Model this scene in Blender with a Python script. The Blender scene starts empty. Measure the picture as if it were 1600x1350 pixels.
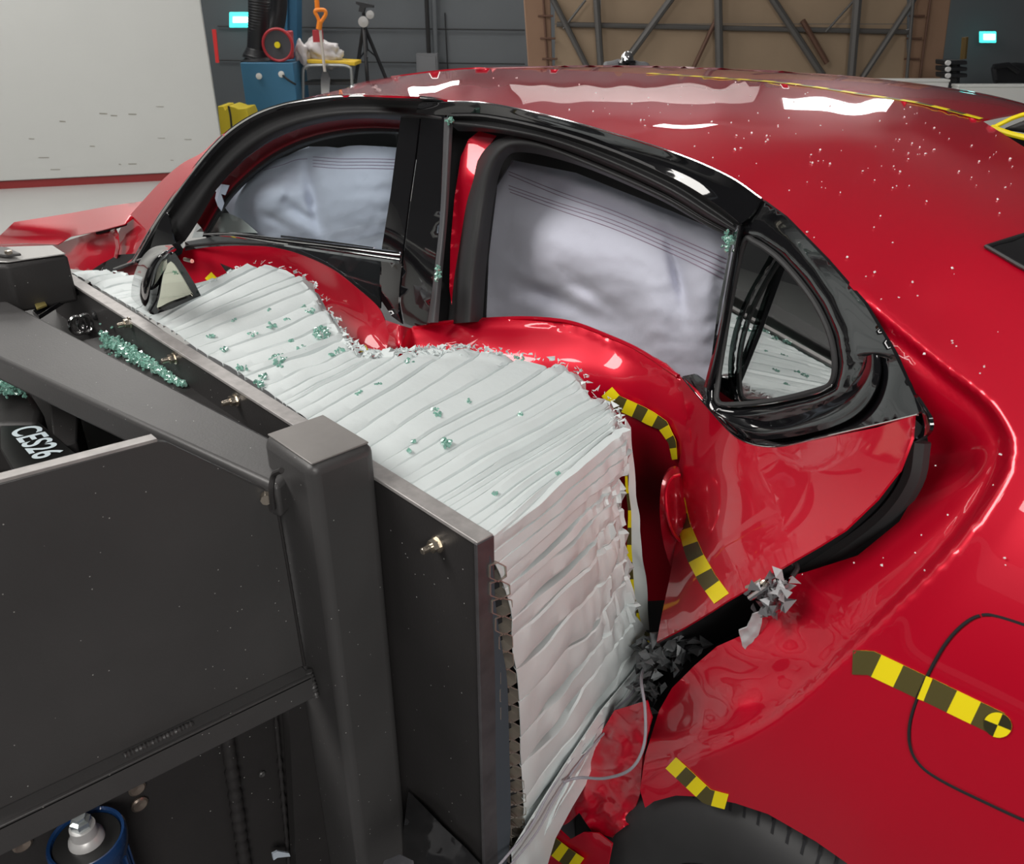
import bpy, bmesh, math, random
import numpy as np
from mathutils import Vector, Matrix, noise
from mathutils.geometry import delaunay_2d_cdt
S = bpy.context.scene
COL = S.collection
rnd = random.Random(7)
# ---------------------------------------------------------------- camera
F = 1300.0; HC = 1.70
TH = math.atan(670.0 / F); YAW = math.radians(43.2)
HD = np.array([-math.cos(YAW), math.sin(YAW), 0.0])
RT = np.array([math.sin(YAW), math.cos(YAW), 0.0])
FW = HD * math.cos(TH) + np.array([0, 0, -math.sin(TH)])
UP = HD * math.sin(TH) + np.array([0, 0, math.cos(TH)])
CP = np.array([0.0, 0.0, HC])
cd = bpy.data.cameras.new('camera'); cam = bpy.data.objects.new('camera', cd); COL.objects.link(cam)
cd.sensor_width = 36.0; cd.sensor_fit = 'HORIZONTAL'; cd.lens = F / 1600 * 36
cd.clip_start = 0.02; cd.clip_end = 100
m = Matrix.Identity(4)
for i in range(3):
    m[i][0] = RT[i]; m[i][1] = UP[i]; m[i][2] = -FW[i]; m[i][3] = CP[i]
cam.matrix_world = m
cd.dof.use_dof = True; cd.dof.focus_distance = 1.6; cd.dof.aperture_fstop = 13
S.camera = cam
# ---------------------------------------------------------------- world, exposure, lights
S.view_settings.view_transform = 'Standard'; S.view_settings.look = 'None'
S.view_settings.gamma = 1; S.view_settings.use_curve_mapping = False
S.view_settings.exposure = 0.0
w = bpy.data.worlds.new('world'); S.world = w; w.use_nodes = True
w.node_tree.nodes['Background'].inputs[0].default_value = (0.75, 0.8, 0.85, 1)
w.node_tree.nodes['Background'].inputs[1].default_value = 0.25
def area(name, loc, target, size, sizey, power, color=(1, 0.97, 0.93)):
    l = bpy.data.lights.new(name, 'AREA'); l.shape = 'RECTANGLE'; l.size = size; l.size_y = sizey
    l.energy = power; l.color = color
    o = bpy.data.objects.new(name, l); COL.objects.link(o); o.location = loc
    o.rotation_euler = (Vector(target) - Vector(loc)).to_track_quat('-Z', 'Y').to_euler()
    return o
area('ceiling_light_main', (-3.0, -2.2, 4.7), (-1.1, 1.0, 0.9), 2.6, 2.0, 190)
area('fill_light_rear', (3.6, -2.0, 3.8), (-0.6, 0.9, 0.8), 2.2, 1.8, 190)  # added fill from behind the camera, brightens the barrier end face
area('ceiling_light_far', tuple(np.array([0, 0, 5.9]) + HD * 10 - RT * 4.5), tuple(HD * 10.5 - RT * 2), 3.0, 3.0, 230)
area('ceiling_light_left', (-7.5, 0.5, 5.0), (-9.0, 2.2, 0.6), 3.0, 3.0, 165)
# ---------------------------------------------------------------- helpers: picture coordinates to places
def ray(x, y): return FW + RT * ((x - 800.0) / F) + UP * ((675.0 - y) / F)
def P(x, y, Y=None, z=None, X=None, D=None):
    d = ray(x, y)
    if Y is not None: t = Y / d[1]
    elif z is not None: t = (z - HC) / d[2]
    elif X is not None: t = X / d[0]
    else: t = D / float(d @ HD)
    return CP + d * t
def proj(p):
    p = np.asarray(p, float) - CP; dz = float(p @ FW)
    return 800 + F * float(p @ RT) / dz, 675 - F * float(p @ UP) / dz
def tof(p): return float((np.asarray(p) - CP) @ FW)
class Field:
    """smooth depth over picture coordinates (thin plate spline of inverse distance)"""
    def __init__(self, pts, lam=1e-6):
        xs = []; ws = []
        for c in pts:
            if len(c) == 3 and not isinstance(c, np.ndarray): p = P(c[0], c[1], Y=c[2]); x, y = c[0], c[1]
            elif isinstance(c, np.ndarray): p = c; x, y = proj(p)
            else: p = P(c[0], c[1], **{c[2]: c[3]}); x, y = c[0], c[1]
            xs.append((x / 1000.0, y / 1000.0)); ws.append(1.0 / tof(p))
        X = np.array(xs); W = np.array(ws); n = len(W)
        K = self.k(X, X) + lam * np.eye(n)
        A = np.zeros((n + 3, n + 3)); A[:n, :n] = K; A[:n, n] = 1; A[:n, n + 1:] = X; A[n, :n] = 1; A[n + 1:, :n] = X.T
        b = np.zeros(n + 3); b[:n] = W
        s = np.linalg.lstsq(A, b, rcond=None)[0]
        self.X = X; self.w = s[:n]; self.a = s[n:]
    @staticmethod
    def k(A, B):
        r2 = ((A[:, None, :] - B[None, :, :]) ** 2).sum(-1)
        return 0.5 * r2 * np.log(r2 + 1e-12)
    def t(self, xy):
        q = np.asarray(xy, float) / 1000.0
        W = self.k(q, self.X) @ self.w + self.a[0] + q @ self.a[1:]
        return 1.0 / W
    def at(self, x, y, off=0.0):
        t = float(self.t([(x, y)])[0]); d = ray(x, y)
        return CP + d * (t - off)
def crom(pts, n, closed=False):
    """Catmull-Rom resample of rows of numbers, n points even by parameter"""
    p = np.array(pts, float); k = len(p)
    out = []
    for i in range(n):
        u = (i / n * k) if closed else (i / (n - 1) * (k - 1))
        j = min(int(u), k - 1 if closed else k - 2); f = u - j
        if closed: a, b, c, d = p[(j - 1) % k], p[j % k], p[(j + 1) % k], p[(j + 2) % k]
        else:
            b, c = p[j], p[j + 1]
            a = p[j - 1] if j > 0 else 2 * b - c
            d = p[j + 2] if j + 2 < k else 2 * c - b
        out.append(0.5 * (2 * b + (c - a) * f + (2 * a - 5 * b + 4 * c - d) * f * f + (3 * b - a - 3 * c + d) * f ** 3))
    return np.array(out)
def arc(pts, n):
    """resample a curve evenly by length"""
    q = crom(pts, max(n * 3, len(pts) * 8))
    s = np.r_[0, np.cumsum(np.linalg.norm(np.diff(q, axis=0), axis=1))]
    t = np.linspace(0, s[-1], n)
    return np.stack([np.interp(t, s, q[:, i]) for i in range(q.shape[1])], 1)
def lin(pts, n):
    q = np.array(pts, float)
    s = np.r_[0, np.cumsum(np.linalg.norm(np.diff(q, axis=0), axis=1))]
    t = np.linspace(0, s[-1], n)
    return np.stack([np.interp(t, s, q[:, i]) for i in range(q.shape[1])], 1)
def inside(poly, x, y):
    c = False; n = len(poly); j = n - 1
    for i in range(n):
        xi, yi = poly[i][0], poly[i][1]; xj, yj = poly[j][0], poly[j][1]
        if (yi > y) != (yj > y) and x < (xj - xi) * (y - yi) / (yj - yi) + xi: c = not c
        j = i
    return c
def segdist(poly, x, y, closed=False):
    A = np.array(poly, float)
    B = np.roll(A, -1, 0) if closed else A[1:]
    A_ = A if closed else A[:-1]
    d = B - A_; L = (d ** 2).sum(1) + 1e-9
    t = np.clip(((x - A_[:, 0]) * d[:, 0] + (y - A_[:, 1]) * d[:, 1]) / L, 0, 1)
    return float(np.sqrt(((A_[:, 0] + t * d[:, 0] - x) ** 2 + (A_[:, 1] + t * d[:, 1] - y) ** 2).min()))
def sst(a, b, x):
    t = min(1, max(0, (x - a) / (b - a))); return t * t * (3 - 2 * t)
def nz(x, y, s, seed=0.0): return noise.noise(Vector((x / s, y / s, seed)))
# ---------------------------------------------------------------- helpers: materials
MATS = {}
def mat(name, col, rough=0.5, metal=0.0, coat=0.0, noise_s=0, noise_a=0.0, bump=0.0, bscale=200, trans=0.0, alpha=1.0,
        emit=None, es=0.0, specks=0.0, ior=1.45, sheen=0.0):
    if name in MATS: return MATS[name]
    M = bpy.data.materials.new(name); M.use_nodes = True; N = M.node_tree.nodes; L = M.node_tree.links
    b = N['Principled BSDF']
    b.inputs['Base Color'].default_value = (*col, 1); b.inputs['Roughness'].default_value = rough
    b.inputs['Metallic'].default_value = metal; b.inputs['Coat Weight'].default_value = coat
    b.inputs['Coat Roughness'].default_value = 0.02; b.inputs['IOR'].default_value = ior
    b.inputs['Transmission Weight'].default_value = trans; b.inputs['Alpha'].default_value = alpha
    b.inputs['Sheen Weight'].default_value = sheen
    if emit: b.inputs['Emission Color'].default_value = (*emit, 1); b.inputs['Emission Strength'].default_value = es
    tc = N.new('ShaderNodeTexCoord')
    colout = None
    if noise_a:
        n = N.new('ShaderNodeTexNoise'); n.inputs['Scale'].default_value = noise_s; n.inputs['Detail'].default_value = 6
        L.new(tc.outputs['Object'], n.inputs['Vector'])
        mx = N.new('ShaderNodeMix'); mx.data_type = 'RGBA'
        mx.inputs[6].default_value = (*[c * (1 - noise_a) for c in col], 1)
        mx.inputs[7].default_value = (*[min(1, c * (1 + noise_a)) for c in col], 1)
        L.new(n.outputs['Fac'], mx.inputs[0]); colout = mx.outputs[2]
    if specks:
        v = N.new('ShaderNodeTexVoronoi'); v.inputs['Scale'].default_value = 55; v.inputs['Randomness'].default_value = 1
        L.new(tc.outputs['Object'], v.inputs['Vector'])
        lt = N.new('ShaderNodeMath'); lt.operation = 'LESS_THAN'; lt.inputs[1].default_value = specks
        L.new(v.outputs['Distance'], lt.inputs[0])
        mx2 = N.new('ShaderNodeMix'); mx2.data_type = 'RGBA'; mx2.inputs[7].default_value = (0.5, 0.5, 0.48, 1)
        L.new(lt.outputs[0], mx2.inputs[0])
        if colout: L.new(colout, mx2.inputs[6])
        else: mx2.inputs[6].default_value = (*col, 1)
        colout = mx2.outputs[2]
    if colout: L.new(colout, b.inputs['Base Color'])
    if bump:
        n2 = N.new('ShaderNodeTexNoise'); n2.inputs['Scale'].default_value = bscale; n2.inputs['Detail'].default_value = 4
        L.new(tc.outputs['Object'], n2.inputs['Vector'])
        bp = N.new('ShaderNodeBump'); bp.inputs['Strength'].default_value = bump; bp.inputs['Distance'].default_value = 0.002
        L.new(n2.outputs['Fac'], bp.inputs['Height']); L.new(bp.outputs[0], b.inputs['Normal'])
    MATS[name] = M; return M
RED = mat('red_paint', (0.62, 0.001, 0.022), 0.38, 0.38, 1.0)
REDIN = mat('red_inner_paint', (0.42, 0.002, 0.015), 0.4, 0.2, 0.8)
GLOSS = mat('gloss_black', (0.006, 0.006, 0.007), 0.08, 0, 1.0)
MATTE = mat('matte_black', (0.016, 0.016, 0.017), 0.5)
RUBBER = mat('rubber_seal', (0.03, 0.03, 0.031), 0.55)
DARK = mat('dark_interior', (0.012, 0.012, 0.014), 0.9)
BAG = mat('airbag_fabric', (0.58, 0.59, 0.69), 0.85, bump=0.35, bscale=60, sheen=0.2)
SEAM = mat('airbag_stitch', (0.36, 0.27, 0.36), 0.9)
ALU = mat('white_cladding', (0.65, 0.70, 0.70), 0.45, noise_s=9, noise_a=0.05, bump=0.3, bscale=70)
HONEY = mat('honeycomb_foil', (0.42, 0.38, 0.33), 0.35, 0.6)
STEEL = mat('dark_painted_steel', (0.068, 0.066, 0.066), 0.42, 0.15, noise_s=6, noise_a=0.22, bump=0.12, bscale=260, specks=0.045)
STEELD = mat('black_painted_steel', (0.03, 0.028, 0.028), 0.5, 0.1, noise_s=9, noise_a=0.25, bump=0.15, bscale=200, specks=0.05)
BARE = mat('worn_steel_edge', (0.42, 0.40, 0.39), 0.45, 0.4, noise_s=60, noise_a=0.35)
ZINC = mat('zinc_steel', (0.62, 0.55, 0.46), 0.25, 0.95)
CHROME = mat('chrome', (0.8, 0.8, 0.8), 0.08, 1.0)
BRASS = mat('brass', (0.75, 0.62, 0.22), 0.35, 0.8)
YEL = mat('yellow_tape', (0.86, 0.70, 0.01), 0.4)
BLK = mat('dark_tape', (0.085, 0.07, 0.022), 0.4)
GREEN = mat('green_glass', (0.26, 0.52, 0.43), 0.12, 0, 0.6, trans=0.3, noise_s=160, noise_a=0.75)
TIRE = mat('tyre_rubber', (0.035, 0.035, 0.036), 0.6, noise_s=20, noise_a=0.2)
WHITE = mat('white_paint', (0.88, 0.89, 0.86), 0.5, noise_s=1.2, noise_a=0.04)
def glass(name, tint, a):
    M = bpy.data.materials.new(name); M.use_nodes = True; N = M.node_tree.nodes; L = M.node_tree.links
    N.clear(); o = N.new('ShaderNodeOutputMaterial'); t = N.new('ShaderNodeBsdfTransparent'); t.inputs[0].default_value = (*tint, 1)
    g = N.new('ShaderNodeBsdfGlossy'); g.inputs['Roughness'].default_value = 0.01
    lw = N.new('ShaderNodeLayerWeight'); lw.inputs[0].default_value = .5; pw = N.new('ShaderNodeMath'); pw.operation = 'POWER'; pw.inputs[1].default_value = 4; fr = N.new('ShaderNodeMath'); fr.operation = 'MULTIPLY_ADD'; fr.inputs[1].default_value = .5; fr.inputs[2].default_value = a
    L.new(lw.outputs['Facing'], pw.inputs[0]); L.new(pw.outputs[0], fr.inputs[0])
    mx = N.new('ShaderNodeMixShader'); L.new(fr.outputs[0], mx.inputs[0]); L.new(t.outputs[0], mx.inputs[1]); L.new(g.outputs[0], mx.inputs[2])
    L.new(mx.outputs[0], o.inputs[0]); return M
GLASS = glass('window_glass', (0.90, 0.93, 0.94), .03)
GLASSQ = glass('tinted_window_glass', (0.55, 0.65, 0.63), .52)
# ---------------------------------------------------------------- helpers: objects
def tag(o, label, cat, group=None, kind=None):
    if label: o['label'] = label
    if cat: o['category'] = cat
    if group: o['group'] = group
    if kind: o['kind'] = kind
    return o
def empty(name, loc, label=None, cat=None, group=None, kind=None, rz=0.0):
    o = bpy.data.objects.new(name, None); COL.objects.link(o); o.location = loc; o.rotation_euler = (0, 0, rz)
    o.empty_display_size = 0.05
    return tag(o, label, cat, group, kind)
def link(name, me, mats, parent=None, smooth=True):
    if not isinstance(mats, (list, tuple)): mats = [mats]
    for q in mats: me.materials.append(q)
    if smooth:
        me.polygons.foreach_set('use_smooth', [True] * len(me.polygons))
    o = bpy.data.objects.new(name, me); COL.objects.link(o)
    if parent is not None:
        o.parent = parent
        pm = PM(parent); o.matrix_parent_inverse = pm.inverted()
    return o
def PM(o):
    mt = Matrix.LocRotScale(o.location, o.rotation_euler, o.scale)
    if o.parent: return PM(o.parent) @ o.matrix_parent_inverse @ mt
    return mt
def mesh(name, V, Fc, mats, parent=None, smooth=True, thick=0.0, midx=None, sharp=None):
    sh = None
    if thick: V, Fc, midx, sh = solid(V, Fc, thick, midx)
    me = bpy.data.meshes.new(name); me.from_pydata([tuple(map(float, v)) for v in V], [], Fc); me.update()
    if midx is not None: me.polygons.foreach_set('material_index', midx)
    o = link(name, me, mats, parent, smooth)
    if sharp: me.set_sharp_from_angle(angle=math.radians(sharp))
    if sh:
        for e in me.edges:
            a, b = e.vertices
            if (min(a, b), max(a, b)) in sh: e.use_edge_sharp = True
    return o
def solid(V, Fc, th, midx):
    V = np.array([np.asarray(v, float) for v in V]); n = len(V); N = np.zeros((n, 3)); cnt = {}
    for f in Fc:
        p = V[f]; nn = np.cross(p[1] - p[0], p[2] - p[0])
        if len(f) == 4: nn = nn + np.cross(p[2] - p[0], p[3] - p[0])
        for i in f: N[i] += nn
        for a, b in zip(f, list(f[1:]) + [f[0]]):
            k = (min(a, b), max(a, b)); cnt[k] = None if k in cnt else (a, b)
    L = np.linalg.norm(N, axis=1); L[L < 1e-12] = 1; N /= L[:, None]
    V2 = np.vstack([V, V - N * th]); F2 = [list(f) for f in Fc] + [[i + n for i in f][::-1] for f in Fc]
    m2 = list(midx) * 2 if midx is not None else None; sh = set()
    for k, e in cnt.items():
        if e:
            a, b = e; F2.append([b, a, a + n, b + n]); sh.add(k); sh.add((k[0] + n, k[1] + n))
            if m2 is not None: m2.append(0)
    return V2, F2, m2, sh
def orient(V, tri):
    a, b, c = (np.array(V[i]) for i in tri[:3])
    n = np.cross(b - a, c - a)
    return tri if n @ (CP - a) > 0 else tri[::-1]
def sheet(name, poly, field, step, thick, mats, parent, disp=None, holes=(), smooth_edge=True, matfn=None, off=0.0, offfn=None):
    """a surface with the outline 'poly' (picture coordinates), its distance from 'field'; disp(x,y) pushes away from the viewpoint (m)"""
    def dens(pl, sm):
        n = max(8, int(sum(math.dist(pl[i], pl[(i + 1) % len(pl)]) for i in range(len(pl))) / step))
        if sm:
            q = crom(pl, max(n * 3, 60), closed=True)
        else: q = np.array(pl, float)
        q = np.vstack([q, q[:1]]); s = np.r_[0, np.cumsum(np.linalg.norm(np.diff(q, axis=0), axis=1))]
        t = np.linspace(0, s[-1], n + 1)[:-1]
        if not sm: t = np.unique(np.r_[t, s[:-1]]); 
        return [(float(np.interp(v, s, q[:, 0])), float(np.interp(v, s, q[:, 1]))) for v in t]
    pl = dens(poly, smooth_edge); hs = [dens(h, True) for h in holes]
    pts = list(pl); edges = [(i, (i + 1) % len(pl)) for i in range(len(pl))]
    for h in hs:
        b = len(pts); pts += h; edges += [(b + i, b + (i + 1) % len(h)) for i in range(len(h))]
    x0 = min(p[0] for p in pl); x1 = max(p[0] for p in pl); y0 = min(p[1] for p in pl); y1 = max(p[1] for p in pl)
    r = 0; y = y0
    while y < y1:
        x = x0 + (step / 2 if r % 2 else 0)
        while x < x1:
            if inside(pl, x, y) and segdist(pl, x, y, True) > step * 0.5 and not any(inside(h, x, y) or segdist(h, x, y, True) < step * .5 for h in hs): pts.append((x, y))
            x += step
        y += step * 0.866; r += 1
    res = delaunay_2d_cdt([Vector(p) for p in pts], edges, [], 0, 1e-4)
    vs = np.array([(v.x, v.y) for v in res[0]])
    T = field.t(vs)
    V = []
    for (x, y), t in zip(vs, T):
        d = ray(x, y); t = t - off
        if disp: t = t + disp(x, y)
        V.append(CP + d * t)
    Fc = []; mi = []
    for f in res[2]:
        cx = sum(vs[i][0] for i in f) / len(f); cy = sum(vs[i][1] for i in f) / len(f)
        if not inside(pl, cx, cy) or any(inside(h, cx, cy) for h in hs): continue
        Fc.append(orient(V, list(f)))
        if matfn: mi.append(matfn(cx, cy))
    return mesh(name, V, Fc, mats, parent, thick=thick, midx=mi if matfn else None)
def toP(c):
    if len(c) == 3: return P(c[0], c[1], Y=c[2])
    if c[0] == 'w': return np.array(c[1:])
    return P(c[0], c[1], **{c[2]: c[3]})
def loft(name, rows, nu, nv, thick, mats, parent, disp=None, matfn=None, raw=False, linear=False, byidx=False, sharp=None):
    """surface through several curves; rows hold (x, y, Y) picks or world points"""
    W = [np.array(r if raw else [toP(c) for c in r]) for r in rows]
    W = [(crom(q, nu) if byidx else (lin(q, nu) if linear else arc(q, nu))) for q in W]
    cols = []
    for i in range(nu):
        k = [q[i] for q in W]
        cols.append(crom(k, nv) if (len(k) > 2 and not linear) else lin(k, nv))
    V = []; Fc = []; mi = []
    for i in range(nu):
        for j in range(nv):
            p = cols[i][j]
            if disp: p = p + disp(i / (nu - 1), j / (nv - 1))
            V.append(p)
    for i in range(nu - 1):
        for j in range(nv - 1):
            a = i * nv + j; f = [a, a + 1, a + nv + 1, a + nv]
            Fc.append(orient(V, f))
            if matfn: mi.append(matfn((i + .5) / (nu - 1), (j + .5) / (nv - 1)))
    return mesh(name, V, Fc, mats, parent, thick=thick, midx=mi if matfn else None, sharp=sharp)
def tube(name, pts, r, mats, parent=None, seg=8, n=None, raw=False, rr=None, closed=False, smooth=True):
    W = np.array(pts if raw else [toP(c) for c in pts])
    if n: W = arc(W, n)
    V = []; Fc = []; k = len(W)
    up = None
    for i in range(k):
        d = W[min(i + 1, k - 1)] - W[max(i - 1, 0)]; d = d / (np.linalg.norm(d) + 1e-12)
        if up is None: up = np.cross(d, [0, 0, 1]) if abs(d[2]) < .9 else np.cross(d, [1, 0, 0])
        up = up - d * (up @ d); up /= np.linalg.norm(up) + 1e-12; s = np.cross(d, up)
        q = rr[i] if rr else r
        for j in range(seg):
            a = 2 * math.pi * j / seg; V.append(W[i] + q * (math.cos(a) * up + math.sin(a) * s))
    for i in range(k - 1):
        for j in range(seg):
            Fc.append([i * seg + j, i * seg + (j + 1) % seg, (i + 1) * seg + (j + 1) % seg, (i + 1) * seg + j])
    Fc.append(list(range(seg))[::-1]); Fc.append([(k - 1) * seg + j for j in range(seg)])
    return mesh(name, V, Fc, mats, parent, smooth, sharp=40)
def prism(name, loop, vec, mats, parent=None, bev=0.0, smooth=False, segs=2):
    """polygon (world points) extruded by a vector"""
    n = len(loop); A = [np.array(p, float) for p in loop]; v = np.array(vec, float)
    V = A + [p + v for p in A]
    Fc = [list(range(n))[::-1], list(range(n, 2 * n))] + [[i, (i + 1) % n, n + (i + 1) % n, n + i] for i in range(n)]
    me = bpy.data.meshes.new(name); me.from_pydata([tuple(map(float, p)) for p in V], [], Fc)
    bm = bmesh.new(); bm.from_mesh(me); bmesh.ops.recalc_face_normals(bm, faces=bm.faces); bm.to_mesh(me); bm.free()
    o = link(name, me, mats, parent, smooth)
    if bev:
        b = o.modifiers.new('bevel', 'BEVEL'); b.width = bev; b.segments = segs; b.limit_method = 'ANGLE'
        me.polygons.foreach_set('use_smooth', [True] * len(me.polygons)); me.set_sharp_from_angle(angle=math.radians(60))
    return o
def box(name, x0, x1, y0, y1, z0, z1, mats, parent=None, bev=0.0, rz=0.0, origin=None, segs=2):
    L = [(x0, y0, z0), (x1, y0, z0), (x1, y1, z0), (x0, y1, z0)]
    if origin is not None:
        c, s = math.cos(rz), math.sin(rz); ox, oy, oz = origin
        L = [(ox + x * c - y * s, oy + x * s + y * c, oz + z) for x, y, z in L]
    return prism(name, L, (0, 0, z1 - z0), mats, parent, bev, segs=segs)
def lathe(name, c, axis, prof, mats, parent=None, seg=24, a0=0, a1=2 * math.pi, smooth=True):
    """prof: list of (distance along axis, radius)"""
    ax = np.array(axis, float); ax /= np.linalg.norm(ax); u = np.cross(ax, [0, 0, 1]) if abs(ax[2]) < .9 else np.cross(ax, [1, 0, 0])
    u /= np.linalg.norm(u); v = np.cross(ax, u); V = []; Fc = []
    full = abs(a1 - a0 - 2 * math.pi) < 1e-6; ns = seg if full else seg + 1
    for h_, r_ in prof:
        for j in range(ns):
            a = a0 + (a1 - a0) * j / seg; V.append(np.array(c) + ax * h_ + r_ * (math.cos(a) * u + math.sin(a) * v))
    for i in range(len(prof) - 1):
        for j in range(seg):
            k = (j + 1) % ns; Fc.append([i * ns + j, i * ns + k, (i + 1) * ns + k, (i + 1) * ns + j])
    me = bpy.data.meshes.new(name); me.from_pydata([tuple(map(float, p)) for p in V], [], Fc)
    bm = bmesh.new(); bm.from_mesh(me); bmesh.ops.recalc_face_normals(bm, faces=bm.faces); bm.to_mesh(me); bm.free()
    o = link(name, me, mats, parent, smooth)
    if smooth: me.set_sharp_from_angle(angle=math.radians(35))
    return o
def crumbs(name, centres, mats, parent=None, smin=0.002, smax=0.005, seed=1):
    r_ = random.Random(seed); V = []; Fc = []
    for c in centres:
        b = len(V); s = r_.uniform(smin, smax)
        R = Matrix.Rotation(r_.uniform(0, 6), 3, Vector((r_.uniform(-1, 1), r_.uniform(-1, 1), r_.uniform(-1, 1))).normalized())
        for k in range(8):
            q = Vector(((k & 1) - .5, ((k >> 1) & 1) - .5, ((k >> 2) & 1) * .7 - .35)) * s * r_.uniform(.8, 1.3)
            V.append(np.array(R @ q) + np.array(c))
        for f in ((0, 1, 3, 2), (4, 6, 7, 5), (0, 4, 5, 1), (2, 3, 7, 6), (0, 2, 6, 4), (1, 5, 7, 3)): Fc.append([b + i for i in f])
    return mesh(name, V, Fc, mats, parent, smooth=False)

# ================================================================ SETTING
FLOOR = mat('hall_floor', (0.44, 0.44, 0.43), 0.35, noise_s=1.5, noise_a=0.06)
WALLG = mat('grey_wall_paint', (0.105, 0.115, 0.125), 0.7, noise_s=1.3, noise_a=0.08)
CEIL = mat('ceiling_panels', (0.30, 0.30, 0.31), 0.8)
o = box('floor', -16, 9, -9, 17, -0.1, 0, FLOOR); o['kind'] = 'structure'
o = box('floor', -4.4, 6, -7, 3.4, 0, .012, mat('added_dark_floor', (.07, .07, .075), .5, noise_s=2, noise_a=.2)); o['kind'] = 'structure'  # dark slab added around the car to darken reflections in its paint
def wallbox(name, D, off0, off1, z0, z1, th, m_):
    a = CP * [1, 1, 0] + HD * D + RT * off0; b = CP * [1, 1, 0] + HD * D + RT * off1
    L = [a, b, b + HD * th, a + HD * th]; L = [p + np.array([0, 0, z0]) for p in L]
    o = prism(name, L, (0, 0, z1 - z0), m_); o['kind'] = 'structure'; return o
wallbox('wall_back', 13.0, -14, 14, 0, 6.2, 0.2, WALLG)
wallbox('wall_front', -8.0, -14, 14, 0, 6.2, 0.2, mat('light_wall', (0.13, 0.13, 0.135), 0.8))
o = prism('wall_right', [CP * [1, 1, 0] + RT * 9 + HD * -8, CP * [1, 1, 0] + RT * 9 + HD * 13, CP * [1, 1, 0] + RT * 9.2 + HD * 13, CP * [1, 1, 0] + RT * 9.2 + HD * -8], (0, 0, 6.2), MATS['light_wall']); o['kind'] = 'structure'
o = prism('wall_left', [CP * [1, 1, 0] + RT * -12 + HD * -8, CP * [1, 1, 0] + RT * -12 + HD * 13, CP * [1, 1, 0] + RT * -12.2 + HD * 13, CP * [1, 1, 0] + RT * -12.2 + HD * -8], (0, 0, 6.2), MATS['light_wall']); o['kind'] = 'structure'
o = box('ceiling', -16, 9, -9, 17, 6.2, 6.4, CEIL); o['kind'] = 'structure'
LAMP = mat('lamp_diffuser', (1, 1, 1), 0.5, emit=(1, 0.98, 0.95), es=9)
k = 0
for cx, cy in [(-9, 5), (-7, 9.5), (1.6, 1.8), (-4.6, -1.8), (2.5, -3.0), (-1.0, -4.5), (-8, -2)]:
    t = empty('ceiling_lamp', (cx, cy, 6.0), 'rectangular white ceiling light panel high above the hall', 'lamp', 'ceiling light panels')
    box('lamp_frame', cx - .65, cx + .65, cy - .35, cy + .35, 6.05, 6.2, MATTE, t)
    box('lamp_panel', cx - .6, cx + .6, cy - .3, cy + .3, 6.03, 6.06, LAMP, t)

t = empty('roof_reflection_light', CP * [1, 1, 0] + HD * 12.6 + RT * 4.9, 'bright rectangular flood light for the roof reflection, high on the back wall', 'lamp')
def hung(name, o0, o1, z0, z1, D, m_, t_):
    return prism(name, [CP * [1, 1, 0] + HD * D + RT * o0 + [0, 0, z0], CP * [1, 1, 0] + HD * D + RT * o1 + [0, 0, z0], CP * [1, 1, 0] + HD * (D + .1) + RT * o1 + [0, 0, z0], CP * [1, 1, 0] + HD * (D + .1) + RT * o0 + [0, 0, z0]], (0, 0, z1 - z0), m_, t_)
hung('lamp_housing', 3.9, 5.9, 3.6, 4.5, 12.65, MATTE, t); hung('lamp_panel', 4.0, 5.8, 3.7, 4.4, 12.6, LAMP, t)
t = empty('roof_reflection_light', CP * [1, 1, 0] + HD * 12.6 - RT * 2, 'long glowing panel added on the back wall for a roof highlight', 'lamp')  # unseen glowing panel added so the front roof edge mirrors a white streak
hung('lamp_housing', -3.5, -.7, 2.45, 3.0, 12.65, MATTE, t); hung('lamp_panel', -3.4, -.8, 2.5, 2.95, 12.6, LAMP, t)  # backing and glowing face of the added roof highlight panel
o = hung('roof_reflection_panel', -.2, 3.6, 3.0, 4.2, 12.8, mat('reflection_panel_white', (.8, .8, .8), .7, emit=(1, 1, 1), es=.0), None); o['kind'] = 'structure'  # unseen white board added for the pale patch mirrored in the roof
area('back_wall_wash', tuple(CP * [1, 1, 0] + HD * 10.8 + RT * 1.8 + [0, 0, 5.6]), tuple(CP * [1, 1, 0] + HD * 12.8 + RT * 1.8 + [0, 0, 3.6]), 2.5, .5, 70)
# conduit and box on back wall, wall joints
def bgtube(name, pts, r, m_, parent=None, **kw): return tube(name, [('w', *P(x, y, D=D)) for x, y, D in pts], r, m_, parent, **kw)
def bgquad(name, pl, D, th, m_, parent=None, bev=0.0):
    return prism(name, [P(x, y, D=D) for x, y in pl], HD * th, m_, parent, bev)
GREY2 = mat('grey_metal_box', (0.15, 0.155, 0.165), 0.6)
t = empty('wall_conduit', P(672, 60, D=12.9), 'dark grey vertical pipe pair running down the back wall', 'pipe')
bgtube('pipe', [(664, -60, 12.85), (670, 83, 12.85)], 0.03, MATTE, t)
bgtube('pipe', [(676, -60, 12.9), (681, 84, 12.9)], 0.035, WALLG, t)
t = empty('wall_cabinet', P(665, 100, D=12.8), 'grey metal box on the back wall under the vertical pipes', 'cabinet')
bgquad('cabinet_body', [(650, 84), (683, 84), (686, 150), (652, 150)], 12.7, 0.25, GREY2, t)
bgquad('cabinet_door', [(653, 88), (680, 88), (683, 148), (655, 148)], 12.68, 0.03, GREY2, t)
for yy in (45, 98): 
    o = bgtube('trim_1' if yy == 45 else 'trim_2', [(340, yy - 4, 12.97), (820, yy + 2, 12.97)], 0.008, MATTE); o['kind'] = 'structure'
o = bgtube('trim_3', [(695, 20, 12.97), (700, 120, 12.97)], 0.008, MATTE); o['kind'] = 'structure'

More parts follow.
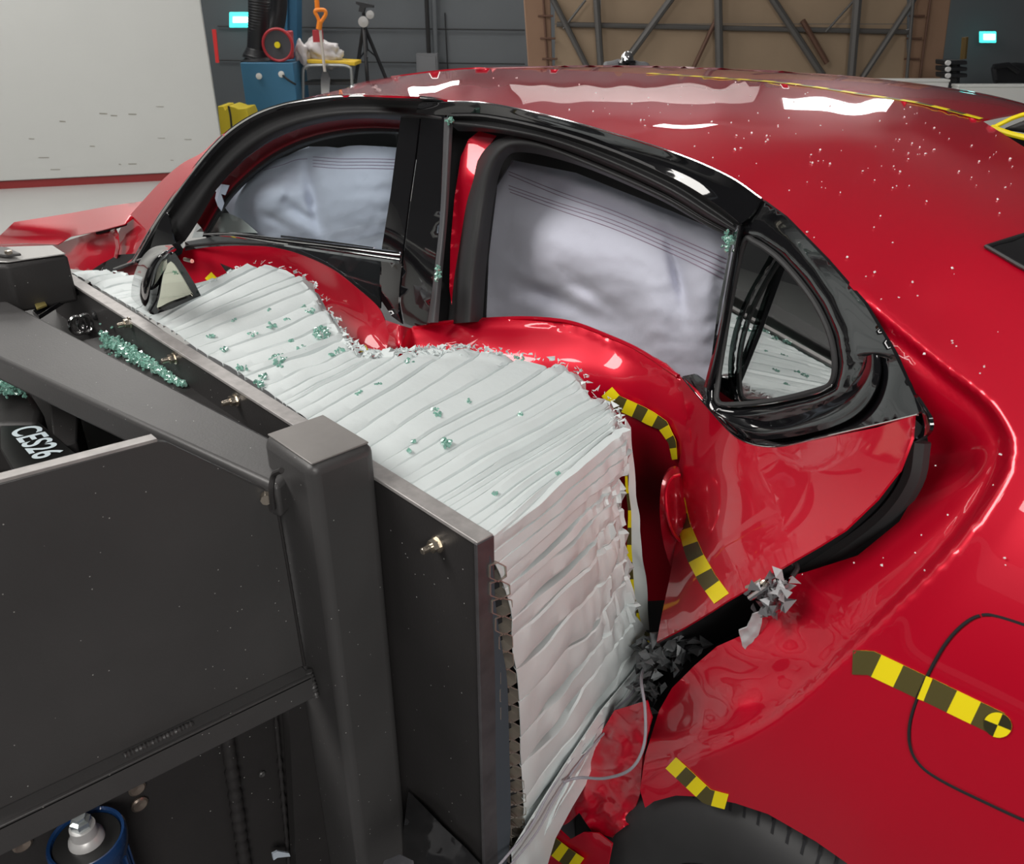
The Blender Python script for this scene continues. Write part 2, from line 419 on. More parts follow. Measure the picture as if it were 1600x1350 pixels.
# big white movable wall at left
wa = P(0, 296, z=0.0) ; wb = P(252, 283, z=0.0); dr = (wb - wa) / np.linalg.norm(wb - wa)
# right end from the picture: near (345,212)
a = wa - dr * 5
kk = np.cross(dr, [0, 0, 1])
d = ray(343, 200); tt = ((wa - CP) @ kk) / (d @ kk); wr = CP + d * tt
L_ = float((wr - wa) @ dr)
b = wa + dr * L_
th_ = -kk * 0.18 if (-kk) @ HD > 0 else kk * 0.18
t = empty('white_partition', a * [1, 1, 0], 'tall white movable wall panel on red bottom rail at left', 'wall panel')
prism('panel', [a + [0, 0, .08], b + [0, 0, .08], b + th_ + [0, 0, .08], a + th_ + [0, 0, .08]], (0, 0, 4.5), mat('white_wall_panel', (0.60, 0.61, 0.59), 0.6, noise_s=1.2, noise_a=0.05), t, 0.01)
prism('bottom_rail', [a + th_ * .1, b + th_ * .1 , b + th_ * .9, a + th_ * .9], (0, 0, .075), mat('red_rail', (0.28, 0.03, 0.03), 0.5), t)
sc = []; r3 = random.Random(3)
SCF = mat('wall_scuffs', (0.30, 0.29, 0.25), 0.8)
V = []; Fc = []
for i in range(14):
    u = r3.uniform(-0.1, L_ - .3); z_ = r3.uniform(.15, .75); w_ = r3.uniform(.02, .10); h_ = r3.uniform(.004, .012)
    p = wa + dr * u + [0, 0, z_]; p = p - th_ / .18 * 0.003
    bb = len(V); V += [p, p + dr * w_ + [0, 0, -.004], p + dr * w_ + [0, 0, h_ * .5], p + [0, 0, h_]]; Fc.append([bb, bb + 1, bb + 2, bb + 3])
mesh('scuff_marks', V, Fc, SCF, t, smooth=False)
q = b + dr * 0.02 + [0, 0, 0]
o = prism('red_label_strip', [P(331, 46, D=float((b - CP) @ HD)), P(337, 46, D=float((b - CP) @ HD)), P(342, 98, D=float((b - CP) @ HD)), P(337, 98, D=float((b - CP) @ HD))], HD * 0.02, mat('red_plastic', (0.55, 0.02, 0.02), 0.5), t)

# exit signs
EXIT = mat('exit_glow', (0.1, 0.8, 0.7), 0.5, emit=(0.06, 0.85, 0.8), es=1.6)
EXITW = mat('exit_glow_white', (0.9, 1, 1), 0.5, emit=(0.75, 1, 1), es=1.6)
for (x, y, lb) in ((375, 31, 'glowing teal exit sign on the back wall beside the black duct'), (1546, 58, 'glowing teal exit sign on the dark wall at far right')):
    t = empty('exit_sign', P(x, y, D=12.6), lb, 'sign', 'illuminated exit signs')
    s_ = 15 if x < 800 else 11
    bgquad('sign_housing', [(x - s_ - 2, y - 12 * s_ / 15), (x + s_, y - 12 * s_ / 15), (x + s_, y + 12 * s_ / 15), (x - s_ - 2, y + 12 * s_ / 15)], 12.6, 0.06, EXIT, t, 0.01)
    bgquad('sign_face', [(x - s_ * .75, y - 5), (x + s_ * .85, y - 5), (x + s_ * .85, y + 4.5), (x - s_ * .75, y + 4.5)], 12.58, 0.02, EXITW, t)
# blue cabinet with duct and hose reel
BLUE = mat('blue_cabinet_paint', (0.045, 0.17, 0.30), 0.5, noise_s=3, noise_a=0.1)
BLUED = mat('blue_panel_dark', (0.03, 0.12, 0.22), 0.6)
D0 = 11.0
t = empty('machine_cabinet', P(418, 200, D=D0) * [1, 1, 0], 'blue machine cabinet with two round dials below the black duct', 'cabinet')
p0 = P(375, 98, D=D0); p1 = P(457, 94, D=D0)
box_w = [P(375, 98, D=D0), P(457, 95, D=D0)]
pa, pb = box_w; pb = np.array([pb[0], pb[1], pa[2]])
prism('cabinet_body', [pa, pb, pb + HD * .7, pa + HD * .7], (0, 0, -pa[2]), BLUE, t, 0.01)
for x, y in ((405, 119), (440, 116)):
    c = P(x, y, D=D0 - .01); lathe('dial', c, -HD, [(0, 0), (0, .036), (.02, .036), (.025, .02), (.025, 0)], mat('dial_white', (.75, .75, .72), .4), t, 16)
bgtube('power_lead', [(442, 118, D0 - .05), (452, 126, D0 - .1), (462, 132, D0 - .05)], .012, MATTE, t, n=8)
t = empty('blue_wall_duct', P(452, 40, D=12.4) * [1, 1, 0], 'blue vertical sheet metal casing on back wall behind the red reel', 'duct')
bgquad('casing', [(428, -60), (464, -60), (464, 260), (430, 260)], 12.2, .3, BLUED, t, .01)
bgquad('casing_rib', [(446, -60), (449, -60), (449, 92), (446, 92)], 12.17, .04, BLUE, t)
DUCTM = mat('black_hose', (.016, .017, .02), .45)
t = empty('exhaust_duct', P(403, 98, D=D0), 'thick black flexible duct dropping onto the blue cabinet', 'duct')
rr = []; pts = []
for i in range(60):
    f_ = i / 59; y = -40 + 132 * f_; pts.append(P(403 - 4 * f_ * 0 + 2 * math.sin(f_ * 4), y, D=D0 + .3)); rr.append(.13 - .01 * f_ + .006 * (i % 2) + (.05 * sst(.86, 1, f_)))
tube('hose', pts, .1, DUCTM, t, seg=14, raw=True, rr=rr)
pts = [P(436, -40, D=D0 + .7), P(434, 20, D=D0 + .7), P(425, 60, D=D0 + .6)]
tube('side_hose', pts, .11, DUCTM, t, seg=14, raw=True, n=12)
c = P(404, 92, D=D0 + .3); lathe('hose_flange', c, (0, 0, 1), [(-.06, .0), (-.06, .22), (-.02, .22), (.02, .15), (.08, .14)], DUCTM, t, 20)
t = empty('hose_reel', P(434, 92, D=D0 + .1), 'red framed round reel with yellow centre on the blue cabinet', 'reel')
bgquad('reel_frame', [(417, 50), (453, 48), (455, 93), (421, 94)], D0 + .1, .18, mat('red_machine', (.42, .03, .04), .5), t, .02)
c = P(435, 70, D=D0 + .06); lathe('reel_ring', c, -HD, [(0, .19), (.04, .19), (.05, .175), (.04, .16), (0, .16)], MATS['red_machine'], t, 28)
lathe('reel_disc', c, -HD, [(0, 0), (.02, .0), (.03, .16), (0, .165)], mat('reel_grey', (.06, .06, .07), .7), t, 28)
lathe('reel_hub', c - HD * .03, -HD, [(0, .035), (.03, .035), (.03, 0)], YEL, t, 14)
# yellow sign / tub near white wall
t = empty('yellow_crate', P(362, 200, D=10.2) * [1, 1, 0], 'yellow notched plastic crate standing beside white wall panel', 'crate')
YP = mat('yellow_plastic', (.72, .56, .03), .5)
prism('crate_body', [P(x, y, D=10.2) for x, y in ((340, 166), (349, 166), (352, 172), (358, 165), (368, 168), (372, 170), (384, 169), (388, 178), (392, 260), (350, 260))], HD * .4, YP, t, .008)
bgtube('crate_cable', [(357, 166, 10.15), (360, 180, 10.12), (362, 200, 10.12), (364, 220, 10.12)], .012, MATTE, t, n=8)
# work cart with bag and tools
D1 = 11.3
t = empty('work_cart', P(512, 150, D=D1) * [1, 1, 0], 'small cart with yellow top tray and rounded grey tube frame', 'cart')
pa = P(480, 99, D=D1); pb = P(555, 103, D=D1)
prism('tray', [pa, pb, pb + HD * .5, pa + HD * .5], (0, 0, .045), mat('tray_yellow', (.75, .5, .03), .5), t, .01)
GT = mat('grey_tube', (.32, .33, .33), .35, .5)
for dd in (0, .45):
    bgtube('frame_tube', [(473, 190, D1 + dd), (474, 112, D1 + dd), (479, 104, D1 + dd), (490, 102, D1 + dd), (535, 102, D1 + dd), (545, 105, D1 + dd), (549, 114, D1 + dd), (552, 190, D1 + dd)], .02, GT, t, n=40)
bgquad('lower_shelf', [(476, 128), (548, 128), (549, 133), (476, 133)], D1, .45, MATTE, t)
t = empty('plastic_bag', P(510, 98, D=D1 + .2), 'crumpled white plastic bag lying on the yellow cart tray', 'bag')
bm = bmesh.new(); bmesh.ops.create_icosphere(bm, subdivisions=4, radius=1)
for v in bm.verts:
    q = v.co.copy(); n_ = 1 + .35 * noise.noise(q * 1.7) + .2 * noise.noise(q * 5)
    v.co = Vector((q.x * .27 * n_, q.y * .16 * n_, q.z * .15 * n_))
    v.co.z += .10 * math.exp(-((v.co.x + .1) ** 2) / .015)
me = bpy.data.meshes.new('bag_film'); bm.to_mesh(me); bm.free()
o = link('bag_film', me, mat('white_film', (.62, .6, .6), .35), t); ang = math.atan2(RT[1], RT[0]); o.location = P(503, 88, D=D1 + .25) ; o.matrix_parent_inverse = Matrix.Identity(4); o.location = Vector(P(506, 88, D=D1 + .25)) - t.location; o.rotation_euler = (0, 0, ang)
bag2 = link('bag_tail', me.copy(), [], t); bag2.matrix_parent_inverse = Matrix.Identity(4); bag2.location = Vector(P(474, 90, D=D1 + .1)) - t.location; bag2.scale = (.35, .5, .9); bag2.rotation_euler = (0, 0, ang)
t = empty('shovel', P(505, 130, D=D1 - .1), 'shovel with orange D grip and pale shaft leaning on cart', 'shovel')
OR = mat('orange_plastic', (.85, .25, .02), .5)
bgtube('grip_ring', [(495, 24, D1 - .1), (492, 18, D1 - .1), (497, 15.5, D1 - .1), (507, 16, D1 - .1), (509, 22, D1 - .1), (504, 31, D1 - .1), (500, 34, D1 - .1), (495, 24, D1 - .1)], .022, OR, t, n=30)
bgtube('neck', [(500, 33, D1 - .1), (498, 46, D1 - .1)], .035, OR, t)
bgtube('upper_handle', [(493, -30, D1), (496, 16, D1)], .03, OR, t)
bgtube('shaft', [(500, 44, D1 - .1), (505, 90, D1 - .1), (509, 125, D1 - .1)], .018, mat('pale_shaft', (.6, .55, .5), .5), t)
bgquad('red_sleeve', [(488, 47), (502, 47), (503, 66), (489, 66)], D1 - .06, .1, MATS['red_machine'], t)
prism('blade', [P(x, y, D=D1 - .12) for x, y in ((504, 112), (512, 112), (516, 122), (514, 150), (502, 150), (501, 122))], HD * .02, CHROME, t)
# tripod
t = empty('tripod', P(575, 190, D=12) * [1, 1, 0], 'black camera tripod with clamp head standing before the grey wall', 'tripod')
apx = (568, 38, 12.0)
for (x, y, D) in ((554, 135, 12.3), (576, 150, 11.6), (606, 130, 12.2)):
    bgtube('leg', [apx, (x, y, D), (x + (x - 568) * .7, y + 75, D)], .024, DUCTM, t)
    bgtube('leg_brace', [(573, 76, 12.0), ((x + 568) / 2 + 2, 90, D)], .01, DUCTM, t)
bgtube('centre_column', [(568, 20, 12), (573, 80, 12)], .022, DUCTM, t)
c = P(569, 34, D=11.95); lathe('tripod_hub', c, -HD, [(0, .0), (0, .065), (.08, .065), (.09, 0)], mat('hub_grey', (.4, .4, .4), .4), t, 16)
c = P(579, 23, D=11.95); lathe('knob', c, -HD, [(0, .0), (0, .05), (.06, .05), (.07, 0)], MATS['hub_grey'], t, 16)
bgquad('head_plate', [(556, 2), (583, 8), (583, 12), (570, 12), (568, 20), (560, 18), (562, 9), (556, 6)], 11.95, .1, DUCTM, t)
# plywood stand wall
PLY = mat('plywood', (.37, .27, .18), .7, noise_s=2.5, noise_a=.12)
PLYE = mat('plywood_edge', (.30, .18, .115), .7, noise_s=4, noise_a=.1)
BR = mat('brace_steel', (.13, .125, .12), .5, .3)
BRR = mat('brace_rusty', (.15, .08, .055), .6, .2)
DP = 9.5
t = empty('plywood_wall_stand', P(1150, 300, D=DP) * [1, 1, 0], 'large plywood backing wall braced with grey steel tubes', 'wall stand')
xs = [866, 938, 1121, 1330, 1418]
for i in range(4):
    a_, b_ = xs[i], xs[i + 1]
    prism('plywood_sheet', [P(a_ + 1, 38, D=DP), P(b_ - 1, 38, D=DP), P(b_ - 4, 260, D=DP), P(a_ + 2, 260, D=DP)], HD * .03, PLY, t)
    prism('plywood_sheet', [P(a_ + 1, -60, D=DP), P(b_ - 1, -60, D=DP), P(b_ - 1, 37, D=DP), P(a_ + 1, 37, D=DP)], HD * .03, PLY, t)
for pl in ([(814, -60), (858, -60), (868, 260), (836, 260)], [(1494, -60), (1440, -60), (1395, 260), (1452, 260)]):
    prism('side_board', [P(x, y, D=DP - .05) for x, y in pl], HD * .06, PLYE, t, .01)
for a_, b_ in (((845, -60), (866, 260)), ((1462, -60), (1418, 260))):
    bgtube('edge_lip', [(a_[0], a_[1], DP - .08), (b_[0], b_[1], DP - .08)], .012, BRR, t)
for (pts_, r_) in (([(928, -60), (945, 200)], .035), ([(1121, -60), (1126, 200)], .042), ([(1345, -60), (1318, 260)], .045), ([(1432, -60), (1405, 260)], .018)):
    bgtube('upright_tube', [(x, y, DP - .12) for x, y in pts_], r_, BR, t)
bgtube('cross_rail', [(870, 38, DP - .06), (1424, 50, DP - .06)], .025, BR, t)
for (x0, y0, x1, y1, r_, m_) in ((862, -5, 930, 130, .03, BR), (1062, -20, 980, 92, .036, BR), (1119, 30, 1078, 118, .022, BRR), (1195, -20, 1290, 125, .036, BR), (1254, 32, 1292, 98, .028, BRR), (1440, -20, 1345, 125, .033, BR), (915, 0, 880, 45, .012, BR), (1335, 0, 1290, 50, .012, BR)):
    bgtube('diagonal_brace', [(x0, y0, DP - .09), (x1, y1, DP - .09)], r_, m_, t)
for x in (838, 1424):
    for y in (25, 60, 92):
        x_ = x + (y * .1 if x < 900 else -y * .12)
        bgtube('bolt_pin', [(x_, y, DP - .1), (x_ + 24, y, DP - .1)], .01, BRR, t)
# low white barriers
for i, (pl, lb) in enumerate((([(1310, 124), (1483, 132), (1480, 260), (1310, 260)], 'low white barrier wall in front of the plywood wall'), ([(1497, 134), (1700, 139), (1700, 300), (1492, 300)], 'low white barrier wall at the right edge behind car roof'))):
    DW = 8.0
    pp = [P(x, y, D=DW) for x, y in pl]
    t = empty('barrier_wall', (pp[0] + pp[1]) / 2 * [1, 1, 0], lb, 'barrier', 'low white barrier walls')
    z_ = (pp[0][2] + pp[1][2]) / 2
    for q in pp[:2]: q[2] = z_
    prism('wall_slab', [pp[0], pp[1], pp[1] + HD * .12, pp[0] + HD * .12], (0, 0, -z_), WHITE, t, .01)
    prism('top_cap', [pp[0] - HD * .01, pp[1] - HD * .01, pp[1] + HD * .13, pp[0] + HD * .13], (0, 0, .02), WHITE, t, .004)
# equipment stack right
t = empty('light_stand', P(1488, 200, D=8.6) * [1, 1, 0], 'black equipment stand with small lamps between the white barriers', 'stand')
bgtube('pole', [(1492, 95, 8.6), (1487, 260, 8.6)], .05, DUCTM, t)
for y in (98, 108, 118):
    bgquad('black_module', [(1476, y - 4), (1512, y - 3), (1512, y + 3), (1476, y + 4)], 8.5, .2, DUCTM, t, .01)
    lathe('small_lamp', P(1480, y, D=8.45), -HD, [(0, 0), (0, .022), (.03, .022), (.03, 0)], mat('lamp_white', (.8, .8, .8), .4), t, 12)
bgtube('brown_strap', [(1508, 58, 8.6), (1505, 92, 8.6)], .03, mat('brown_strap', (.12, .075, .02), .7), t)
t = empty('dark_chair', P(1580, 200, D=11.5) * [1, 1, 0], 'dark chair shape standing against wall below right exit sign', 'chair')
bgquad('backrest', [(1552, 105), (1590, 98), (1620, 100), (1620, 130), (1556, 130)], 11.5, .1, DUCTM, t, .03)
bgtube('arm', [(1552, 104, 11.4), (1575, 101, 11.4), (1592, 112, 11.4)], .03, DUCTM, t)
bgtube('leg', [(1556, 128, 11.5), (1556, 240, 11.5)], .02, DUCTM, t); bgtube('leg', [(1600, 128, 11.5), (1600, 240, 11.5)], .02, DUCTM, t)
# instrument behind roof
DI = 5.2
t = empty('sensor_head', P(978, 104, D=DI) * [1, 1, 0], 'grey draped instrument head with silver dome peeking behind car roof', 'instrument')
bgtube('stand_pole', [(978, 104, DI), (978, 500, DI)], .02, DUCTM, t)
lathe('dome', P(980, 93, D=DI), (0, 0, 1), [(-.01, .04), (.01, .036), (.025, .03), (.04, .018), (.045, 0)], CHROME, t, 20)
lathe('black_collar', P(980, 94, D=DI), (0, 0, 1), [(-.03, .05), (-.012, .052), (0, .045), (0, 0)], GLOSS, t, 20)
prism('cover', [P(x, y, D=DI) for x, y in ((944, 108), (947, 98), (958, 97), (968, 94), (992, 94), (1003, 98), (1013, 98), (1017, 104), (1016, 112), (944, 112))], HD * .12, mat('grey_cloth', (.18, .18, .19), .6), t, .01)

# ================================================================ CAR
YC = 1.73
car = empty('car', (-1.6, 1.73, 0), 'red sedan with crushed left side and deployed curtain airbags', 'car')
rail = [(441, 162, 1.14), (504, 151, 1.16), (566, 148, 1.18), (657, 151, 1.19), (700, 156, 1.19), (760, 161, 1.18), (850, 179, 1.14), (950, 206, 1.12), (1060, 241, 1.10), (1140, 276, 1.095), (1190, 310, 1.085), (1225, 334, 1.07), (1290, 402, 1.03), (1350, 472, .99), (1395, 545, .96), (1425, 600, .94), (1443, 645, .93)]
czx = [(-2.6, 1.46), (-2.3, 1.50), (-2.1, 1.522), (-1.9, 1.536), (-1.6, 1.546), (-1.25, 1.549), (-1.0, 1.548), (-.7, 1.529), (-.5, 1.495), (-.3, 1.45), (0, 1.38)]
def cz(x): return float(np.interp(x, [a[0] for a in czx], [a[1] for a in czx]))
def roofp(i, v):
    R = P(rail[i][0], rail[i][1], Y=rail[i][2])
    xc = R[0] - ([.34, .24, .16, .10][i] if i < 4 else .03) * (1 if i < 11 else 0)
    c = np.array([xc, YC, cz(xc)])
    g = 1 - (1 - v) ** (3.2 if i < 6 else 2.6)
    return np.array([R[0] + (c[0] - R[0]) * v ** 1.5, R[1] + (YC - R[1]) * v, R[2] + (c[2] - R[2]) * g])
ctrl = []
for i in range(0, 12):
    for v in (0, .12, .3, .55, .8, 1.0): 
        ctrl.append(roofp(i, v))
for c in rail[12:]: ctrl.append(c)
# quarter profile
for X in (-.34, -.2, -.06):
    for (Y, z) in ((1.16, 1.425), (1.05, 1.37), (.97, 1.30), (.90, 1.22), (.85, 1.13), (.815, 1.03), (.795, .92), (.785, .80), (.785, .70)):
        if X < -.3 and 1.1 < z < 1.35: continue
        ctrl.append(np.array([X, Y - .01 * (X + .2), z - .12 * (X + .34) * (1 if z > 1.3 else 0)]))
for X, Y, z in ((-.45, .79, .75), (-.55, .82, .7), (-.52, .80, .85), (-.42, .80, .93), (-.3, .79, .6), (-.3, 1.35, 1.447), (-.2, 1.3, 1.42)): ctrl.append(np.array([X, Y, z]))
BF = Field(ctrl, 1e-4)
crease = [tuple(q) for q in arc([(1338, 455), (1400, 508), (1480, 575), (1545, 628), (1578, 680), (1573, 740), (1530, 812), (1470, 882), (1400, 952), (1340, 1010), (1270, 1078), (1200, 1132), (1130, 1166), (1060, 1188), (990, 1200)], 60)]
cr_in = crease + [(900, 1200), (900, 455)]
def bodydisp(x, y):
    d = 0.0
    if x > 980 and y > 440 and inside(cr_in, x, y):
        s = segdist(crease, x, y)
        d += .022 * sst(0, 20, s) + .075 * sst(10, 150, s)
        k = sst(940, 1080, y) * sst(0, 60, s)
        d += k * (.026 * nz(x, y * 1.3, 85, 3) + .003 * nz(x, y, 40, 5)) + k * .007 * math.cos(math.hypot(x - 1120, (y - 1115) * 1.2) / 11) * math.exp(-math.hypot(x - 1120, y - 1115) / 45)
        # torn / pushed pocket ridge
    elif x > 1000 and y > 440:
        s = segdist(crease, x, y)
        d += -.003 * math.exp(-(s / 30) ** 2)
    # roof dents by the pillar
    d += .020 * math.exp(-((x - 686) / 9) ** 2 - ((y - 136) / 16) ** 2) * 1.0
    d += .020 * math.exp(-((x - 738) / 12) ** 2 - ((y - 140) / 18) ** 2)
    d += -.008 * math.exp(-((x - 668) / 10) ** 2 - ((y - 134) / 16) ** 2) - .01 * math.exp(-((x - 712) / 10) ** 2 - ((y - 136) / 20) ** 2)
    return d
cl = [proj(roofp(i, 1.0)) for i in range(0, 12)]
poly = [(r[0], r[1]) for r in rail] + [(1450, 690), (1443, 750), (1405, 815), (1340, 868), (1262, 893), (1235, 900), (1225, 930), (1190, 960), (1165, 990), (1120, 1010), (1085, 1040), (1050, 1075), (1030, 1110), (1008, 1180), (1000, 1235), (1008, 1262), (1022, 1252), (1056, 1243), (1098, 1245), (1149, 1255), (1200, 1272), (1275, 1315), (1322, 1348), (1370, 1385), (1760, 1400), (1760, 330)] + [c for c in cl[::-1]]
def dpoly(p):  # densify but keep corners
    return p
sheet('body_shell', poly, BF, 9, .004, RED, car, bodydisp, smooth_edge=False)
# far half of the roof
rows = []
for v in (0, .25, .5, .75, 1.0):
    rr_ = []
    for i in range(0, 12):
        c = roofp(i, 1.0); e = roofp(i, 0.0)
        g = (1 - v)
        q = roofp(i, g); rr_.append(('w', q[0], 2 * YC - q[1], q[2]))
    rows.append(rr_)
loft('roof_far_half', rows, 50, 14, .004, RED, car, byidx=True)
# A pillar red strip and front of roof
apf = Field([(211, 399, .95), (263, 315, 1.0), (307, 256, 1.05), (347, 212, 1.09), (391, 181, 1.12), (180, 388, .97), (254, 281, 1.045), (316, 240, 1.075), (344, 214, 1.10), (140, 400, .99)])
sheet('a_pillar', [(214, 399), (263, 318), (307, 260), (349, 213), (344, 212), (316, 238), (285, 255), (254, 281), (222, 315), (191, 352), (176, 386), (160, 410), (190, 412)], apf, 8, .004, RED, car)
# headliner / dark cabin shell behind the openings
cab = Field([(200, 400, 2.1), (700, 150, 2.1), (1400, 600, 2.0), (700, 600, 1.9), (1100, 700, 1.9)])
def quadY(name, pts, th, m_, parent):  # world polygon slab
    return prism(name, pts, th, m_, parent)
quadY('far_door_lining', [(-2.1, 2.42, .35), (-.2, 2.42, .35), (-.35, 2.38, 1.0), (-.5, 2.2, 1.42), (-1.6, 2.2, 1.46), (-2.2, 2.3, 1.1)], (0, .04, 0), DARK, car)
quadY('cabin_floor', [(-2.6, .95, .3), (-.1, .95, .3), (-.1, 2.4, .3), (-2.6, 2.4, .3)], (0, 0, .03), DARK, car)
quadY('rear_bulkhead', [(-.28, 1.15, .35), (-.28, 2.35, .35), (-.28, 2.25, 1.38), (-.28, 1.25, 1.38)], (.03, 0, 0), DARK, car)
quadY('seat_front', [(-1.75, 1.35, .35), (-1.35, 1.35, .35), (-1.2, 1.35, 1.05), (-1.35, 1.35, 1.08)], (0, .5, 0), DARK, car)
quadY('dashboard', [(-2.75, 1.05, .85), (-2.15, 1.05, .85), (-2.2, 1.05, .98), (-2.65, 1.05, 1.02)], (0, 1.3, 0), MATTE, car)
loft('headliner', [[('w', *(roofp(i, .04) - [0, -.02, .03])) for i in range(12)], [('w', *(roofp(i, .5) - [0, 0, .03])) for i in range(12)], [('w', *(roofp(i, 1.0) - [0, 0, .03])) for i in range(12)]], 30, 8, .004, DARK, car, byidx=True)

ws0 = [np.array([-1.98, 1.24, 1.47]), np.array([-2.2, 1.45, 1.49]), np.array([-2.25, 1.73, 1.50]), np.array([-2.2, 2.0, 1.49]), np.array([-1.98, 2.22, 1.47])]
ws1 = [np.array([-2.85, 1.06, 1.0]), np.array([-3.1, 1.4, 1.01]), np.array([-3.15, 1.73, 1.02]), np.array([-3.1, 2.05, 1.01]), np.array([-2.85, 2.4, 1.0])]
loft('windscreen', [ws0, [(a + b) / 2 + [-.03, 0, .03] for a, b in zip(ws0, ws1)], ws1], 24, 12, .004, GLASS, car, raw=True)
# --- front door frame
R0 = [(206, 408, .935), (235, 357, .975), (263, 315, 1.0), (307, 256, 1.05), (347, 212, 1.09), (391, 181, 1.12), (441, 162, 1.14), (504, 151, 1.16), (566, 148, 1.175), (657, 151, 1.185), (690, 155, 1.19)]
def shift(row, dx, dy, dY): return [(a + dx, b + dy, c + dY) for a, b, c in row]
R1 = [(213, 410, .93), (243, 361, .97), (272, 320, .995), (315, 263, 1.045), (354, 219, 1.085), (397, 188, 1.115), (446, 169, 1.135), (506, 159, 1.155), (566, 155, 1.17), (656, 158, 1.18), (690, 162, 1.185)]
R2 = [(222, 414, .945), (252, 368, .985), (282, 328, 1.01), (322, 272, 1.06), (361, 230, 1.10), (404, 200, 1.13), (452, 180, 1.15), (510, 169, 1.165), (568, 166, 1.18), (656, 170, 1.19), (690, 176, 1.19)]
R3 = [(240, 412, .94), (266, 376, .98), (292, 338, 1.0), (330, 284, 1.05), (368, 244, 1.09), (410, 213, 1.12), (458, 192, 1.14), (514, 180, 1.155), (570, 176, 1.17), (640, 180, 1.18), (690, 186, 1.18)]
R4 = [(262, 408, .97), (286, 380, 1.0), (308, 348, 1.02), (342, 292, 1.07), (378, 254, 1.11), (418, 224, 1.14), (466, 202, 1.16), (520, 189, 1.175), (574, 185, 1.19), (630, 188, 1.20), (690, 192, 1.20)]
fd = empty('front_door', (-1.9, 1.1, .3)); fd.parent = car; fd.matrix_parent_inverse = PM(car).inverted()
loft('roof_moulding', [R0, shift(R0, 3, 3, -.008), R1], 90, 7, .003, GLOSS, car)
tube('moulding_edge_chrome', R0, .0016, CHROME, car, seg=6, n=90)
loft('window_frame', [R1, R2, R3, R4], 90, 16, .004, MATTE, fd)
R5 = shift(R4, 8, 10, .05); R6 = shift(R4, 10, 15, .055); R7 = shift(R4, 16, 24, .09); R8 = shift(R4, 22, 42, .11)
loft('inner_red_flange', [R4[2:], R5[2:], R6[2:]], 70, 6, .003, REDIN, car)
loft('inner_rubber_seal', [R6[2:], shift(R6[2:], 3, 6, -.012), R7[2:]], 70, 8, .004, RUBBER, car)
loft('inner_pillar_trim', [shift(R7[1:], 0, 0, .12), shift(R8[1:], 0, 0, .16), shift(R8[1:], 10, 20, .2)], 70, 8, .004, MATTE, car)
# front door glass pane
gpf = Field([(316, 363, 1.03), (347, 271, 1.08), (472, 190, 1.15), (622, 187, 1.19), (597, 400, 1.17), (430, 375, 1.08)])
sheet('window_glass', [(300, 372), (312, 335), (345, 286), (380, 249), (420, 220), (470, 197), (535, 184), (624, 184), (620, 232), (610, 305), (597, 385), (592, 468), (560, 445), (510, 410), (440, 378), (380, 366)], gpf, 14, .004, GLASS, fd, smooth_edge=False)
# mirror sail triangle + belt strip
sheet('sail_panel', [(260, 332), (263, 338), (268, 360), (275, 400), (262, 405), (240, 415), (232, 400), (247, 352)], Field([(262, 300, .985), (266, 400, .955), (232, 400, .94), (245, 350, .96)]), 8, .004, GLOSS, fd)
bs0 = [(318, 364, .98), (360, 363, .98), (425, 370, .98), (504, 378, .98), (625, 393, .97)]
bs1 = [(316, 370, .975), (360, 369, .97), (425, 379, .965), (504, 391, .955), (624, 408, .94)]
loft('belt_strip', [bs0, [(a, b + 4 * (i / 4 + .5), c - .006) for i, (a, b, c) in enumerate(bs0)], bs1], 40, 8, .006, GLOSS, fd)
tube('belt_strip_chrome', [(a, b + 2, c - .008) for a, b, c in bs0], .0022, CHROME, fd, n=30, seg=6)
tube('belt_strip_lip', [(440, 369, .985), (500, 376, .985), (585, 388, .975)], .003, CHROME, fd, n=20, seg=6)
tube('inner_belt_rail', [(278, 392, 1.0), (300, 384, 1.02), (355, 379, 1.04), (420, 381, 1.06)], .005, RUBBER, fd, n=20)
# front door skin
fdf = Field([(279, 396, 1.0), (360, 384, 1.08), (429, 387, 1.12), (519, 421, 1.13), (591, 477, 1.10), (612, 510, 1.07), (300, 450, .99), (400, 430, 1.08), (480, 470, 1.11), (560, 540, 1.02), (620, 560, 1.02), (640, 512, 1.075)])
def fdd(x, y): return .012 * math.exp(-((x - 440 - (y - 390) * 1.1) / 30) ** 2) * sst(390, 420, y) + .003 * nz(x, y, 30)
sheet('door_skin', [(276, 398), (300, 390), (340, 385), (390, 384), (430, 387), (472, 399), (519, 421), (560, 452), (591, 480), (604, 508), (609, 530), (606, 556), (600, 580), (560, 590), (500, 520), (420, 450), (340, 470), (300, 460), (285, 425)], fdf, 7, .003, RED, fd, fdd)
sheet('door_inner_panel', [(420, 383), (470, 385), (540, 395), (596, 405), (594, 482), (575, 470), (540, 436), (500, 412), (460, 394)], Field([(420, 383, 1.14), (596, 405, 1.2), (594, 480, 1.18), (500, 412, 1.16)]), 10, .004, MATTE, fd, smooth_edge=False)
sheet('buckled_joint', [(602, 500), (625, 508), (646, 514), (645, 540), (640, 575), (590, 580), (604, 545), (608, 525)], Field([(602, 500, 1.06), (646, 514, 1.08), (625, 508, 1.04), (640, 560, 1.06), (600, 560, 1.03), (622, 545, 1.0)]), 6, .003, RED, fd, lambda x, y: .012 * math.sin((x - 600) / 6.0) * sst(505, 530, y), smooth_edge=False)
